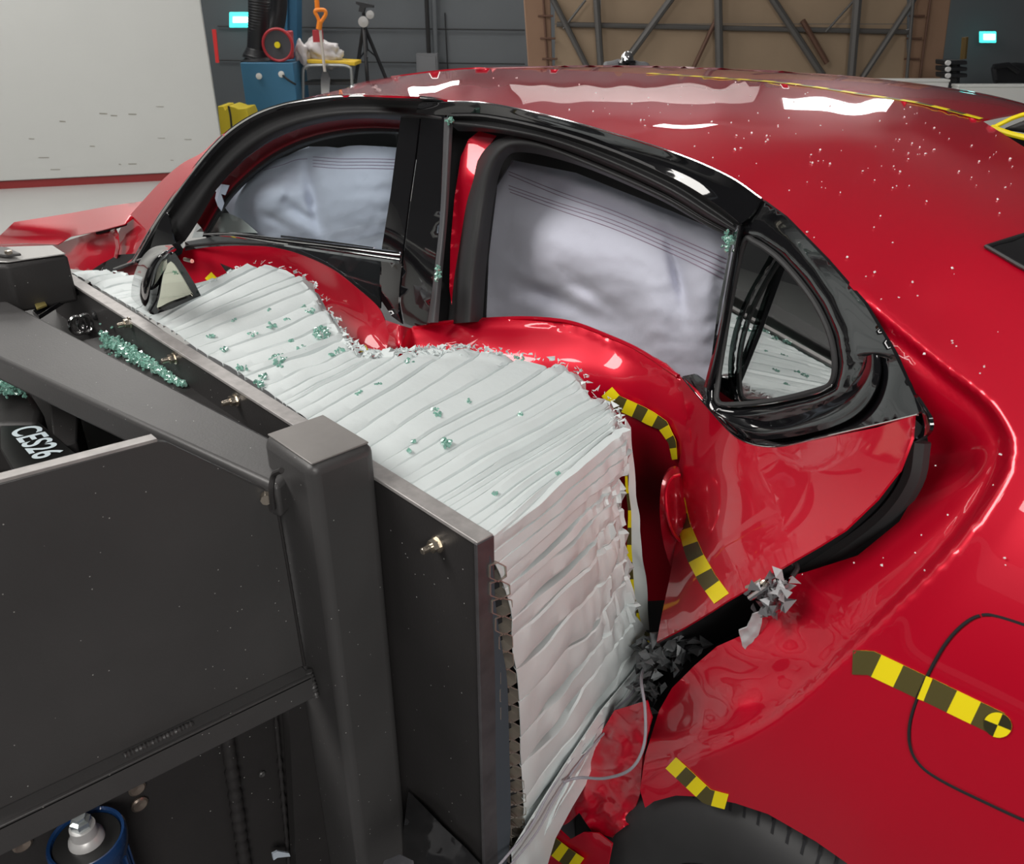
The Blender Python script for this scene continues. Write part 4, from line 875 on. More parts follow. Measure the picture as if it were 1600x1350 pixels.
for k_, ln in enumerate(([(795, 268), (870, 298), (960, 330), (1060, 372), (1135, 405)], [(795, 273), (870, 304), (960, 336), (1060, 378), (1134, 411)], [(795, 290), (870, 316), (960, 345), (1060, 388), (1132, 420)], [(795, 295), (870, 321), (960, 351), (1060, 394), (1131, 427)], [(797, 300), (870, 327), (960, 358), (1060, 401), (1129, 435)])):
    q = arc(ln, 60); T_ = ab.t(q); tube('stitch_line', [CP + ray(x, y) * (T_[i] + rbn(x, y) - .001) for i, (x, y) in enumerate(q)], .0009, SEAM, car, raw=True, seg=5)
af = Field([(326, 296, 1.17), (360, 290, 1.2), (482, 229, 1.26), (619, 231, 1.29), (594, 400, 1.25), (504, 410, 1.22), (360, 330, 1.18), (450, 300, 1.2), (594, 470, 1.24)])
fb = bump([(410, 310, 45, 34, -.2, .08), (560, 310, 60, 90, 0, .09), (460, 350, 40, 30, .3, .035), (489, 305, 11, 40, -.2, -.055), (470, 335, 8, 26, -.9, -.03), (430, 345, 20, 6, .5, -.02), (470, 250, 14, 12, 0, .02), (450, 285, 26, 10, .1, -.02), (525, 234, 6, 14, 0, -.015), (440, 300, 8, 18, .4, .018), (497, 345, 10, 24, -.4, -.02)])
def fbn(x, y): return fb(x, y) + .005 * nz(x + y, y * 2, 34, 2) + .003 * nz(x, y, 14, 3)
sheet('front_curtain_airbag', [(345, 300), (360, 290), (373, 274), (392, 266), (410, 262), (430, 250), (450, 243), (468, 234), (482, 229), (510, 229), (529, 231), (545, 228), (563, 227), (600, 229), (640, 232), (630, 305), (615, 400), (610, 480), (570, 450), (540, 420), (504, 402), (450, 385), (407, 370), (380, 350), (360, 336), (347, 318)], af, 5, .004, BAG, car, fbn, smooth_edge=False)
sheet('airbag_tether_tab', [(326, 292), (332, 286), (345, 288), (358, 290), (352, 305), (345, 303), (350, 318), (346, 330), (340, 322), (336, 310), (338, 300)], Field([(326, 292, 1.05), (358, 290, 1.09), (346, 330, 1.07)]), 4, .004, BAG, car, smooth_edge=False)
sheet('windscreen_bright_patch', [(306, 362), (330, 345), (348, 333), (356, 333), (378, 343), (402, 364)], Field([(306, 362, 1.14), (352, 333, 1.14), (402, 364, 1.14)]), 8, .002, mat('bright_patch_pale', (.62, .64, .6), .6), car, smooth_edge=False)  # pale sheet painted in for the bright patch seen through the windscreen
for dy in (0, 5, 10, 15):
    q = arc([(489, 245 + dy), (530, 248 + dy), (575, 248 + dy), (618, 249 + dy)], 30); T_ = af.t(q)
    tube('stitch_line', [CP + ray(x, y) * (T_[i] + fbn(x, y) - .001) for i, (x, y) in enumerate(q)], .0009, SEAM, car, raw=True, seg=5)
q = arc([(412, 266), (440, 258), (462, 250), (480, 248)], 20); T_ = af.t(q)
tube('stitch_line', [CP + ray(x, y) * (T_[i] + fbn(x, y) - .001) for i, (x, y) in enumerate(q)], .0009, SEAM, car, raw=True, seg=5)
# glass crumbs still in the frames
r_ = random.Random(4)
def clump(x, y, Y, rx, ry, n): return [P(x + r_.gauss(0, rx), y + r_.gauss(0, ry), Y=Y + r_.uniform(-.004, .004)) for _ in range(n)]
o = crumbs('frame_glass_crumbs', clump(1138, 376, 1.075, 4, 6, 40) + clump(683, 428, 1.06, 2, 6, 26) + clump(703, 188, 1.15, 2, 3, 14), GREEN, car, .002, .006, 3); o['kind'] = 'stuff'
# white dust on paint
pts = []
for _ in range(900):
    x = r_.uniform(760, 1590); y = r_.uniform(118, 900)
    if y < 300 or r_.random() < .22:
        if inside(poly, x, y) and (x > 1060 or y < 170 + (x - 760) * .12):
            pts.append(BF.at(x, y, .0035))
o = crumbs('paint_dust', pts, mat('glass_dust', (.85, .85, .85), .3), car, .0008, .0024, 8); o['kind'] = 'stuff'

# ================================================================ BARRIER TROLLEY
tr = empty('barrier_trolley', (-1.4, .3, 0), 'dark grey steel impact trolley with square post and side panels', 'trolley')
PX0, PX1, PY0, PY1, PZ = -2.34, -.652, .556, .578, 1.105
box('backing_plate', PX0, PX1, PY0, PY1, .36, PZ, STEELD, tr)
box('plate_top_rim', PX0, PX1 + .001, PY0 - .004, PY1 + .001, PZ - .004, PZ + .002, BARE, tr, .001)
box('plate_end_rim', PX1 - .003, PX1 + .003, PY0 - .006, PY1 + .001, .36, PZ, mat('end_steel', (.10, .095, .10), .35, .4, noise_s=30, noise_a=.5), tr, .001)
# post
box('square_post', -.997, -.866, .452, .5555, .05, 1.162, STEEL, tr, .016, segs=4)
o = box('post_cap', -.990, -.873, .459, .549, 1.1605, 1.1632, mat('cap_steel', (.25, .235, .225), .42, .4, noise_s=14, noise_a=.3), tr, .001)
# bolts on the plate
for k_, (x, y) in enumerate(((186, 507), (256, 562), (352, 627), (667, 852))):
    c = P(x + 18, y - 3, Y=PY0)
    bt = empty('plate_bolt', c); bt.parent = tr; bt.matrix_parent_inverse = PM(tr).inverted()
    lathe('washer', c, (0, -1, 0), [(0, .0), (0, .0125), (.003, .0125), (.003, 0)], ZINC, bt, 20)
    lathe('nut', c, (0, -1, 0), [(.003, 0), (.003, .0095), (.013, .0095), (.013, 0)], ZINC, bt, 6, smooth=False)
    lathe('threaded_end', c, (0, -1, 0), [(.013, .0052), (.027, .0050), (.028, .004), (.028, 0)], ZINC, bt, 12)
# diagonal beam (top face z about 1.10)
def bz(x, y, z): return P(x, y, z=z)
bA = [bz(-60, 432, 1.10), bz(480, 712, 1.115), bz(432, 760, 1.115), bz(-60, 533, 1.10)]
prism('diagonal_beam', bA, (0, 0, -.055), STEEL, tr, .008, segs=3)
prism('beam_end_bracket', [bz(484, 716, 1.112), bz(480, 728, 1.112), bz(436, 744, 1.112), bz(430, 752, 1.112), bz(421, 740, 1.112), bz(470, 708, 1.112)], (0, 0, -.006), GLOSS, tr, .002)
bx = P(432, 735, X=-.86)
tube('bracket_edge', [P(440, 735, X=-.90), P(428, 742, X=-.93), P(424, 765, X=-.93), P(427, 795, X=-.93)], .004, STEELD, tr, raw=True, n=24)
c = P(415, 775, Y=.425); lathe('side_bolt', c, (.9, -.4, 0), [(0, .008), (.012, .008), (.012, 0)], ZINC, tr, 8)
# near side panel
XP = -.955
sp = [(-80, 776), (244, 690), (262, 692), (430, 772), (433, 790), (476, 1048), (-80, 1303)]
prism('side_panel', [P(x, y, X=XP) for x, y in sp], (-.012, 0, 0), STEEL, tr, .002)
prism('panel_top_flange', [P(-80, 776, X=XP), P(246, 690, X=XP), P(246, 690, X=XP) + [-.017, 0, .0], P(-80, 776, X=XP) + [-.017, 0, 0]], (0, 0, .004), BARE, tr)
# lower angle ledge
l0 = [P(-80, 1300, X=XP), P(472, 1040, X=XP)]
prism('lower_ledge', [l0[0], l0[1], l0[1] + [.03, 0, -.001], l0[0] + [.03, 0, -.001]], (0, 0, -.006), STEEL, tr, .002)
prism('ledge_face', [l0[0] + [.03, 0, 0], l0[1] + [.03, 0, 0], l0[1] + [.03, 0, -.045], l0[0] + [.03, 0, -.045]], (-.006, 0, 0), STEEL, tr, .001)
def weld(name, a, b, r, m_=STEELD, wob=.25, n=60):
    a = np.array(a); b = np.array(b); pts = [a + (b - a) * i / (n - 1) for i in range(n)]
    rr_ = [r * (1 + wob * math.sin(i * 1.9) + wob * rnd.uniform(-.6, .6)) for i in range(n)]
    return tube(name, pts, r, m_, tr, seg=10, raw=True, rr=rr_)
weld('weld_bead', l0[0] + (l0[1] - l0[0]) * .42 + [.012, 0, 0], l0[0] + (l0[1] - l0[0]) * .62 + [.012, 0, 0], .004, STEEL)
weld('weld_bead', l0[1] + [.02, 0, .002], l0[1] + [.03, .002, -.045], .005, STEEL, n=24)
weld('weld_bead', P(433, 790, X=XP), P(476, 1040, X=XP), .0025, wob=.1)
# lower recessed web
XW = -1.03
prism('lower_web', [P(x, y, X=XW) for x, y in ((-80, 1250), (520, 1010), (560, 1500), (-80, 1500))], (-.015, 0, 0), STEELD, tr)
XV = -1.02
weld('weld_bead', P(352, 1130, X=XV), P(392, 1420, X=XV), .011, wob=.15)
weld('weld_bead', P(430, 1110, X=XV), P(458, 1420, X=XV), .004)
prism('web_side_plate', [P(x, y, X=-.985) for x, y in ((450, 1085), (530, 1060), (560, 1500), (470, 1500))], (-.02, 0, 0), STEELD, tr)
HOLE = mat('hole_metal', (.38, .31, .26), .3, .8)
for (x, y) in ((213, 1230), (217, 1255), (34, 1317), (408, 1208)):
    c = P(x, y, X=XW + .001); lathe('slotted_hole', c, (1, 0, 0), [(0, .0), (.0, .012 if x != 408 else .005), (.004, .013 if x != 408 else .006), (.006, .010 if x != 408 else .004), (.004, 0)], HOLE if x != 408 else STEEL, tr, 16)
prism('web_tag', [P(x, y, X=-1.0) for x, y in ((424, 1332), (432, 1328), (450, 1331), (452, 1336), (432, 1338), (426, 1342))], (.004, 0, 0), mat('pale_plastic', (.55, .62, .7), .4), tr)
# plate back region right of the post: dark corner, plastic film
0 and prism('plate_stiffener', [(-.865, .5, .05), (-.845, .5, .05), (-.845, .556, .05), (-.865, .556, .05)], (0, 0, 1.05), STEELD, tr)
filmf = Field([(640, 1235, 'Y', .545), (748, 1345, 'Y', .545), (640, 1400, 'Y', .53), (700, 1300, 'Y', .54)])
sheet('black_film', [(638, 1236), (660, 1258), (690, 1290), (720, 1318), (752, 1352), (752, 1420), (630, 1420), (630, 1300)], filmf, 8, .001, mat('black_plastic_film', (.012, .012, .013), .18, 0, .5), tr, lambda x, y: .012 * nz(x, y, 30, 3) + .006 * nz(x, y, 12, 1), smooth_edge=False)
sheet('clear_film', [(600, 1345), (625, 1335), (645, 1345), (650, 1380), (590, 1380)], Field([(600, 1345, .43), (650, 1345, .43), (590, 1380, .42)]), 6, .001, mat('film_grey', (.1, .1, .11), .2), tr, lambda x, y: .01 * nz(x, y, 12, 1), smooth_edge=False)
# blue shock absorber under the ledge
SB = mat('shock_blue', (.012, .05, .16), .18, .2, .8)
sc_ = P(135, 1310, X=-.98); 
sa = empty('shock_absorber', sc_); sa.parent = tr; sa.matrix_parent_inverse = PM(tr).inverted()
lathe('blue_body', sc_, (0, 0, 1), [(-.18, .045), (-.04, .045), (-.03, .049), (-.012, .052), (.0, .052), (.004, .050), (.002, .046), (-.006, .045)], SB, sa, 40)
lathe('top_plate', sc_, (0, 0, 1), [(-.008, .047), (-.002, .044), (-.003, 0)], mat('cap_black', (.02, .02, .02), .3), sa, 32)
lathe('collar', sc_, (0, 0, 1), [(-.003, .024), (.004, .023), (.010, .018), (.026, .017), (.028, 0)], mat('collar_grey', (.55, .54, .53), .4, .3), sa, 28)
lathe('nut', sc_ + [0, 0, .026], (0, 0, 1), [(0, .014), (.012, .014), (.014, .009), (.02, .009), (.02, 0)], mat('zinc_blue', (.6, .65, .66), .25, .8), sa, 6, smooth=False)
for a_ in np.linspace(0, 6.28, 16)[:-1]:
    u = np.array([math.cos(a_), math.sin(a_), 0]); tube('body_rib', [sc_ + u * .046 + [0, 0, -.04], sc_ + u * .046 + [0, 0, -.15]], .002, SB, sa, raw=True, seg=6)
# black control box at left top
bb = [(5, 430, 1.10)]
def topface(pl, z): return [P(x, y, z=z) for x, y in pl]
kb = topface([(-40, 405), (8, 405), (104, 401), (107, 390), (85, 384), (20, 386), (-40, 392)], 1.185)
prism('control_box', topface([(-40, 417), (10, 415), (106, 399), (84, 384), (15, 386), (-40, 392)], 1.185), (0, 0, -.11), STEELD, tr, .008, segs=3)
prism('box_lid', topface([(-38, 410), (12, 411), (103, 398), (83, 385), (17, 387), (-38, 392)], 1.187), (0, 0, .003), mat('bright_lid', (.42, .41, .40), .25, .5), tr, .002)
prism('lid_clamp', topface([(-40, 396), (10, 402), (34, 400), (12, 390), (-40, 384)], 1.195), (0, 0, .006), STEEL, tr, .002)
lathe('clamp_bolt', P(14, 397, z=1.20), (0, 0, 1), [(0, .008), (.008, .008), (.009, 0)], ZINC, tr, 6, smooth=False)
# rail with brass clip, shackle rings
prism('cross_angle', [P(50, 485, z=1.07), P(137, 436, z=1.105), P(142, 440, z=1.105), P(60, 492, z=1.07)], (0, 0, -.012), GLOSS, tr, .002)
tube('thin_rod', [P(66, 478, z=1.07), P(126, 458, z=1.08)], .0028, ZINC, tr, raw=True)
prism('brass_clip', topface([(55, 478), (70, 472), (74, 479), (58, 485)], 1.085), (0, 0, .005), BRASS, tr, .001)
for (x, y) in ((121, 508), (134, 505)):
    c = P(x, y, z=1.03); N_ = 24
    pts = [c + np.array([0, math.cos(2 * math.pi * i / N_) * .016, math.sin(2 * math.pi * i / N_) * .021]) for i in range(N_ + 1)]
    tube('shackle_ring', pts, .0055, CHROME, tr, raw=True, seg=10)
prism('shackle_knob', [P(142, 486, z=1.045), P(158, 484, z=1.045), P(158, 500, z=1.045), P(146, 503, z=1.045)], (0, 0, .02), MATTE, tr, .006)
# lower frame seen between beam and plate
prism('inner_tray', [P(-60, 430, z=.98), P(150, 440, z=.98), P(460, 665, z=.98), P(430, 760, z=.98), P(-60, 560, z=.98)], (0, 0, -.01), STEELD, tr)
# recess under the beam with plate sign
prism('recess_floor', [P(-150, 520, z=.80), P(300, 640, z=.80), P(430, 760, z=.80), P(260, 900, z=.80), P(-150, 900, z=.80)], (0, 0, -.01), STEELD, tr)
prism('recess_back_block', topface([(-60, 600), (45, 606), (66, 640), (60, 662), (-60, 665)], .93), (0, 0, -.12), STEELD, tr, .015, segs=3)
prism('recess_post', topface([(70, 608), (100, 606), (122, 640), (120, 690), (84, 700), (78, 640)], .92), (0, 0, -.15), STEELD, tr, .004)
ZT = .925
prism('sign_plate', topface([(0, 662), (48, 648), (128, 716), (128, 780), (36, 760), (0, 700)], ZT), (0, 0, -.012), mat('sign_black', (.01, .01, .01), .3), tr, .002)
tc = bpy.data.curves.new('plate_lettering', 'FONT'); tc.body = 'CES26'; tc.size = 1.0; tc.shear = .15; tc.offset = .02; tc.space_character = 1.02
to = bpy.data.objects.new('tmp_text', tc); COL.objects.link(to)
dg = bpy.context.evaluated_depsgraph_get(); tm = bpy.data.meshes.new_from_object(to.evaluated_get(dg)); bpy.data.objects.remove(to)
O = P(15, 672, z=ZT + .002); U = P(15 + 41.5, 672 + 48, z=ZT + .002) - O; W_ = P(15 + 43, 672 - 12, z=ZT + .002) - O
xs_ = [v.co.x for v in tm.vertices]; wx = max(xs_)
for v in tm.vertices:
    q = O + U * (v.co.x / wx * .98) + W_ * (v.co.y / .72); v.co = Vector(q)
tm.name = 'plate_lettering'; o = link('plate_lettering', tm, mat('letter_white', (.62, .72, .76), .5), tr, smooth=False)

# ================================================================ HONEYCOMB BARRIER
hb = empty('honeycomb_barrier', (-1.5, .75, .36), 'crushed white aluminium honeycomb barrier between trolley plate and car door', 'barrier')
ptop = [(112, 426), (150, 448), (185, 468), (215, 485), (240, 500), (272, 518), (312, 547), (369, 579), (430, 620), (469, 647), (530, 688), (594, 727), (642, 757), (684, 784), (729, 812), (768, 843)]
ftop = [(150, 424), (215, 434), (318, 452), (348, 434), (405, 411), (480, 434), (510, 470), (540, 518), (578, 551), (650, 548), (755, 545), (875, 566), (925, 600), (957, 627), (969, 650), (976, 670)]
ZB = 1.10
def interp(L, s):
    q = np.array(L, float); u = s * (len(L) - 1); j = min(int(u), len(L) - 2); f_ = u - j
    f_ = f_ ; return q[j] * (1 - f_) + q[j + 1] * f_
PA = arc([P(x, y, z=ZB) for x, y in ptop], 600) if False else None
rf = random.Random(21)
NF = 52
def folded(name, A, B, nf, updir, amp, nv, edgejag, sag=None, wide=1.0, seed=1, crumple=None, prof=((0.0, -1.6), (.05, -.1), (.12, .55), (.5, .9), (.9, .25), (.975, -.3), (1.0, -1.7)), nzamp=.0018, cracks={}):
    """pleated sheet between curve A (at the plate) and curve B (crushed edge); A, B give world points for s in 0..1"""
    r_ = random.Random(seed); cuts = [0.0]
    for _ in range(nf): cuts.append(cuts[-1] + r_.uniform(.5, 1.6))
    cuts = [c / cuts[-1] for c in cuts]
    V = []; Fc = []; rows_ = 0
    updir = np.array(updir, float)
    for i in range(nf):
        jag = r_.uniform(-1, 1); hh = r_.uniform(.5, 1.25); tilt = r_.uniform(-1, 1); lift = r_.uniform(-.2, .6)
        for k_, (u, hgt) in enumerate(prof):
            s_base = cuts[i] + (cuts[i + 1] - cuts[i]) * u
            for j in range(nv):
                v = (j / (nv - 1)) ** .9
                s = s_base
                ck = cracks.get(i)
                if ck and ck[0] < v < ck[1]: s += ck[2] * (1 - u) ** 2 * math.sin(math.pi * (v - ck[0]) / (ck[1] - ck[0]))
                sw = (.006 * noise.noise(Vector((i * 3.1, v * 2.2, seed))) if 0 < k_ < 6 else 0) * 0
                s2 = s + .35 * (cuts[i + 1] - cuts[i]) * noise.noise(Vector((s * 6, v * 2.5, seed + 5))) * math.sin(math.pi * v)
                if s2 < 0: s2 = 0
                if s2 > 1: s2 = 1
                a2 = A(s2); b2 = B(s2)
                e = jag * edgejag * sst(.8, 1, v)
                p = a2 + (b2 - a2) * (v + e)
                h_ = amp * hgt * hh * (.35 + .9 * sst(0, .35, v)) + amp * lift * math.sin(v * 3.1)
                n_ = nzamp * noise.noise(Vector((p[0] * 22, p[1] * 22, p[2] * 22))) 
                ed = sst(.86, 1.0, v)
                n_ += ed * .016 * noise.noise(Vector((p[0] * 60 + i, p[1] * 60, p[2] * 60)))
                if crumple: n_ += crumple(s, v) * noise.noise(Vector((p[0] * 75, p[1] * 75, p[2] * 75 + i * .3)))
                q = p + updir * (h_ + n_)
                if crumple:
                    q = q + np.array([noise.noise(Vector((p[0] * 60, p[1] * 60, 7 + i))), noise.noise(Vector((p[0] * 60, p[1] * 60, 17 + i))), 0]) * crumple(s, v) * .6
                if sag: q = q + sag(s, v)
                V.append(q)
            rows_ += 1
    for i in range(rows_ - 1):
        ck = cracks.get((i + 1) // len(prof)) if (i + 1) % len(prof) == 0 else None
        for j in range(nv - 1):
            vm = ((j + .5) / (nv - 1)) ** .9
            if ck and ck[0] < vm < ck[1]: continue
            a_ = i * nv + j; Fc.append(orient(V, [a_, a_ + 1, a_ + nv + 1, a_ + nv]))
    return mesh(name, V, Fc, ALU, hb, thick=.0012, sharp=32)
pt3 = crom([P(x, y, z=ZB) for x, y in ptop], 400); ft3 = crom([P(x, y, z=ZB + .003) for x, y in ftop], 400)
def getA(s): u = s * 399; j = min(int(u), 398); return pt3[j] * (1 - u + j) + pt3[j + 1] * (u - j)
def getB(s): u = s * 399; j = min(int(u), 398); return ft3[j] * (1 - u + j) + ft3[j + 1] * (u - j)
def crum(s, v):
    k = .018 * sst(.80, .95, v) * math.exp(-((s - .60) / .10) ** 2) + .008 * sst(.9, 1, v)
    return k
def edge_drop(s, v): return np.array([0, 0, -.022 * sst(.93, 1.0, v)])
folded('top_cladding', getA, getB, 44, (0, 0, 1), .0055, 48, .035, seed=3, crumple=crum, sag=edge_drop, prof=((0.0, -3.4), (.045, -.3), (.11, .5), (.5, 1.0), (.9, .3), (.965, -.5), (1.0, -3.4)), nzamp=.0012, cracks={32: (.25, .97, .004), 40: (.5, .9, .003), 27: (.3, .7, .002)})
nearp = [(769, 845, -.652), (772, 875, -.652), (782, 900, -.650), (797, 950, -.648), (800, 1010, -.648), (808, 1070, -.648), (812, 1150, -.648), (816, 1220, -.648), (818, 1290, -.648), (812, 1350, -.648), (806, 1400, -.648)]
farp = [(976, 670, -.705), (979, 695, -.70), (977, 722, -.70), (972, 775, -.70), (976, 835, -.70), (980, 885, -.70), (986, 935, -.70), (997, 975, -.70), (1019, 1015, -.695), (985, 1065, -.675), (900, 1180, -.655)]
n3 = crom([P(x, y, X=X) for x, y, X in nearp], 300); f3 = crom([P(x, y, X=X) for x, y, X in farp], 300)
def gA(s): u = s * 299; j = min(int(u), 298); return n3[j] * (1 - u + j) + n3[j + 1] * (u - j)
def gB(s): u = s * 299; j = min(int(u), 298); return f3[j] * (1 - u + j) + f3[j + 1] * (u - j)
def crum2(s, v): return .013 * sst(.45, .9, v) * math.exp(-((s - .45) / .3) ** 2)
folded('side_cladding', gA, gB, 17, (1, -.25, .25), .0062, 44, .02, seed=12, crumple=crum2, prof=((0, -3.6), (.03, .0), (.1, .6), (.5, .8), (.88, .9), (.97, .4), (1, -3.6)), nzamp=.006, cracks={4: (.05, .6, .010), 5: (.3, .8, .014), 6: (.02, .75, .018), 7: (.1, .5, .010), 8: (.0, .45, .02), 9: (.3, .9, .012), 10: (.1, .6, .022), 11: (.05, .5, .026), 12: (.4, .8, .014), 13: (.02, .4, .02)})
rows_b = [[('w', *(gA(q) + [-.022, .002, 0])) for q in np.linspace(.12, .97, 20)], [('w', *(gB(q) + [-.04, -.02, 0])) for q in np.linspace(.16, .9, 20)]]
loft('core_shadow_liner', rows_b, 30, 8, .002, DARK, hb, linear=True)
# far upright face of the barrier (towards the car), seen as a thin bright wall
loft('front_cladding', [[(978, 655, .955), (982, 720, .965), (984, 820, .985), (988, 900, 1.0), (1000, 985, 1.0)], [(986, 668, .97), (994, 760, .985), (1003, 860, 1.005), (1012, 930, 1.015), (1014, 985, 1.02)]], 40, 8, .002, ALU, hb, disp=lambda a, b: np.array([0, .006 * nz(a * 100, b * 10, 12, 1), 0]))
tape('marker_tape', [(977, 690), (979, 760), (984, 800), (983, 860), (987, 930), (998, 985)], [3, 4, 5, 8, 9, 12], 11, Field([(977, 690, .95), (984, 800, .97), (987, 930, .985), (998, 985, .99), (960, 800, .96)]), .004, hb, start=0)
tape('marker_tape', [(996, 992), (1012, 1000), (1026, 1012)], 20, 2, Field([(996, 992, .98), (1026, 1012, .98), (1010, 1020, .97)]), .004, hb, start=1)
# lower trailing skirt
skf = Field([(1018, 1016, 'X', -.685), (930, 1150, 'X', -.655), (830, 1340, 'X', -.64), (1040, 1040, 'X', -.70), (960, 1180, 'X', -.67), (880, 1300, 'X', -.66), (850, 1360, 'X', -.65)])
sheet('lower_skirt', [(1020, 1014), (1044, 1030), (1040, 1060), (1010, 1090), (985, 1125), (955, 1165), (925, 1210), (895, 1260), (868, 1310), (850, 1370), (806, 1400), (800, 1330), (830, 1280), (880, 1200), (940, 1110)], skf, 7, .002, ALU, hb, lambda x, y: .006 * nz(x, y, 20, 4) + .006 * math.sin((x + y * .8) / 9), smooth_edge=False)
# exposed honeycomb cells at the torn left edge
cells = empty('honeycomb_core', (-.66, .6, .7)); cells.parent = hb; cells.matrix_parent_inverse = PM(hb).inverted()
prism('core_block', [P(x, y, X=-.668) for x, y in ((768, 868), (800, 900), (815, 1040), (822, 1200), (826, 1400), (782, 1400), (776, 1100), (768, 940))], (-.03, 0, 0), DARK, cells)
def wallstrip(name, pl, X0, X1, m_, parent):
    V = []; Fc = []
    for x, y in pl:
        p = P(x, y, X=X0); q = p.copy(); q[0] = X1; V += [p, q]
    for i in range(len(pl) - 1): Fc.append([2 * i, 2 * i + 1, 2 * i + 3, 2 * i + 2])
    return mesh(name, V, Fc, m_, parent, smooth=False, thick=.0012)
y = 880; k_ = 0
path = lambda y: float(np.interp(y, [860, 940, 1000, 1100, 1250, 1360], [774, 784, 790, 797, 806, 812]))
while y < 1345:
    w_ = 12 + 3 * math.sin(k_); h_ = 30 if y < 1150 else 22
    if y > 1270: h_ = 16
    xc = path(y + h_ / 2) ; j1 = rnd.uniform(-3, 3)
    hexa = [(xc - w_, y + h_ * .15), (xc - 1, y), (xc + w_, y + h_ * .2 + j1), (xc + w_ + 1, y + h_ * .7), (xc + 1, y + h_ * .95), (xc - w_, y + h_ * .75), (xc - w_, y + h_ * .15)]
    wallstrip('honeycomb_cell', hexa, -.646, -.667, HONEY, cells)
    y += h_ * .92; k_ += 1
V = []; Fc = []
# curved edge flashing beside plate
flf = Field([(768, 870, 'X', -.648), (800, 1000, 'X', -.640), (800, 1200, 'X', -.640), (790, 1400, 'X', -.645), (765, 1100, 'X', -.652)])
sheet('edge_flashing', [(765, 868), (771, 900), (775, 950), (784, 1010), (791, 1050), (794, 1100), (796, 1180), (798, 1260), (796, 1320), (788, 1360), (770, 1400), (758, 1400), (757, 1200), (757, 1000), (760, 900)], flf, 7, .0015, mat('blue_grey_steel', (.10, .115, .135), .35, .5), hb)
# small crimped fragments along the crushed edge
fr = []; rg = random.Random(11)
V = []; Fc = []
for k_ in range(420):
    s = rg.random(); s = s if rg.random() < .4 else rg.gauss(.60, .07)
    if not 0 < s < 1: continue
    v = 1 - abs(rg.gauss(0, .03 if abs(s - .6) > .12 else .06)); a_ = getA(s); b_ = getB(s); p = a_ + (b_ - a_) * v + [0, 0, .004]
    b = len(V); sz = rg.uniform(.004, .010)
    for q in range(4): V.append(p + np.array([rg.uniform(-1, 1), rg.uniform(-1, 1), rg.uniform(-.5, 1)]) * sz)
    Fc += [[b, b + 1, b + 2], [b, b + 2, b + 3]]
o = mesh('crimped_fragments', V, Fc, ALU, hb, smooth=False, thick=.0006); o['kind'] = 'stuff'
# cable draped along the barrier
cb = [(758, 1375, 'X', -.62), (790, 1340, 'X', -.625), (830, 1290, 'X', -.63), (860, 1235, 'X', -.64), (905, 1170, 'X', -.65), (950, 1120, 'X', -.66), (990, 1080, 'X', -.67), (1010, 1040, 'X', -.68)]
t = tag(tube('grey_cable', cb, .0022, mat('cable_grey', (.33, .32, .36), .4), None, n=80), 'thin grey cable running up the lower edge of the white barrier', 'cable')
t = tag(tube('grey_cable', [(a + 9, b + 10, c, d + .005) for a, b, c, d in cb], .0018, MATS['cable_grey'], None, n=80), 'second thin grey cable beside the first along barrier edge', 'cable')
t = tag(tube('looped_cable', [(880, 1222, 'X', -.635), (905, 1215, .74), (945, 1216, .75), (985, 1202, .755), (1006, 1165, .77), (1008, 1110, .79), (1002, 1060, .83), (1010, 1035, 'X', -.68)], .0024, MATS['cable_grey'], None, n=80), 'grey cable hanging in a free loop before the torn sill', 'cable')

# ================================================================ BROKEN GLASS
rg = random.Random(5)
frag = [(502, 526, 13, 1.5, 70), (470, 545, 9, .5, 24), (432, 562, 12, .4, 26), (405, 600, 8, .5, 16), (485, 487, 7, .5, 14), (424, 510, 7, .6, 16), (330, 525, 7, .3, 8), (378, 575, 10, .3, 14), (412, 590, 7, .3, 10), (440, 560, 9, .3, 12), (395, 522, 8, .3, 8), (698, 695, 8, 1.1, 26), (685, 650, 6, .6, 12), (733, 629, 5, .6, 9), (640, 566, 7, .5, 10), (590, 602, 6, .4, 8), (560, 615, 6, .3, 7), (530, 548, 7, .3, 10), (680, 642, 6, .5, 8), (815, 648, 4, .5, 6), (520, 555, 6, .4, 8), (455, 532, 5, .3, 7), (350, 545, 5, .3, 5), (450, 500, 6, .2, 6), (475, 480, 6, .2, 6), (640, 705, 4, .3, 4), (775, 772, 4, .3, 5), (872, 742, 3, .3, 4), (646, 690, 4, .2, 4), (812, 560, 8, .4, 8), (420, 485, 4, .3, 4), (365, 500, 4, .3, 4), (438, 572, 6, .3, 8)]
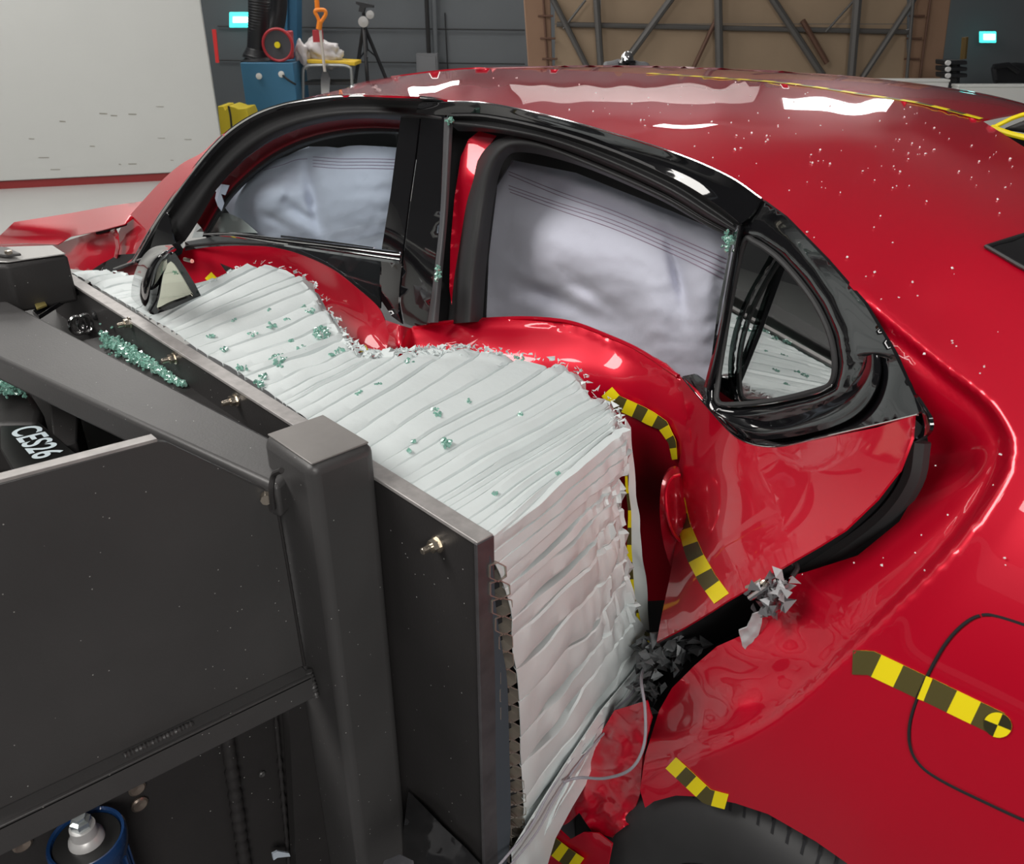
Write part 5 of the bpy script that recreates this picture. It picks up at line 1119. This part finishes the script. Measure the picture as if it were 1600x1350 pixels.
def shard_label(k_):
    x, y, r0 = frag[k_][:3]
    def reg(q):
        x, y = q[0], q[1]
        if x > 620: return 'right half of the barrier'
        if y < 535 and x > 440: return 'crimped edge by the front door'
        if y < 555: return 'pleats near the mirror'
        return 'pleats beside the trolley plate'
    mates = sorted([q for q in frag if reg(q) == reg(frag[k_]) and q is not frag[0] and q is not frag[11]], key=lambda q: q[0])
    n_ = mates.index(frag[k_]); w_ = ['leftmost', 'second', 'third', 'fourth', 'fifth', 'sixth', 'seventh', 'eighth', 'ninth', 'tenth', 'eleventh', 'twelfth', 'thirteenth'][n_]
    return 'small green glass shard on the ' + reg(frag[k_]) + ', ' + (w_ if n_ == 0 else w_ + ' from left')
for k_, (x, y, r0, hgt, n) in enumerate(frag):
    cs = []
    for _ in range(n):
        a_ = rg.uniform(0, 6.28); q = math.sqrt(rg.random()) * r0; p = P(x + q * math.cos(a_), y + q * math.sin(a_) * .6, z=ZB + .005); p[2] += rg.uniform(0, .006) * hgt + (.012 * (1 - (q / r0) ** 2) if k_ == 0 else 0); cs.append(p)
    o = crumbs('glass_shard', cs, GREEN, None, .0025, .0055, k_)
    if k_ == 0: tag(o, 'large round clump of green glass crumbs on the white barrier', 'glass shard', 'broken glass on the barrier')
    elif k_ == 11: tag(o, 'square green glass shard on the middle of the barrier', 'glass shard', 'broken glass on the barrier')
    else: tag(o, shard_label(k_), 'glass shard', 'broken glass on the barrier')
ZL = float(P(235, 572, Y=.54)[2])
box('crumb_ledge', float(P(152, 525, z=ZL)[0]), -1.0, .47, PY0, ZL - .012, ZL - .003, STEELD, tr)
cs = []
for _ in range(1000):
    u = rg.random() ** .8; wd = 13 * (1 - u) + 4; x = 158 + u * 128; y = 520 + u * 76 + rg.gauss(0, wd * .4) + 6; p = P(x + rg.gauss(0, 3), y, z=ZL)
    if p[1] > PY0 - .002: p = P(x, y, Y=PY0 - .004)
    p[2] += rg.uniform(0, .006) * (1.6 - u); cs.append(p)
tag(crumbs('glass_pile', cs, GREEN, None, .003, .007, 50), 'trail of green glass crumbs lying behind the trolley plate bolts', 'glass pile', None, 'stuff')
cs = [P(12 + rg.gauss(0, 17), 594 + rg.gauss(0, 9), z=.955 + rg.uniform(0, .02)) for _ in range(800)]
tag(crumbs('glass_pile', cs, GREEN, None, .003, .008, 51), 'heap of green glass crumbs in the trolley recess at left edge', 'glass pile', None, 'stuff')
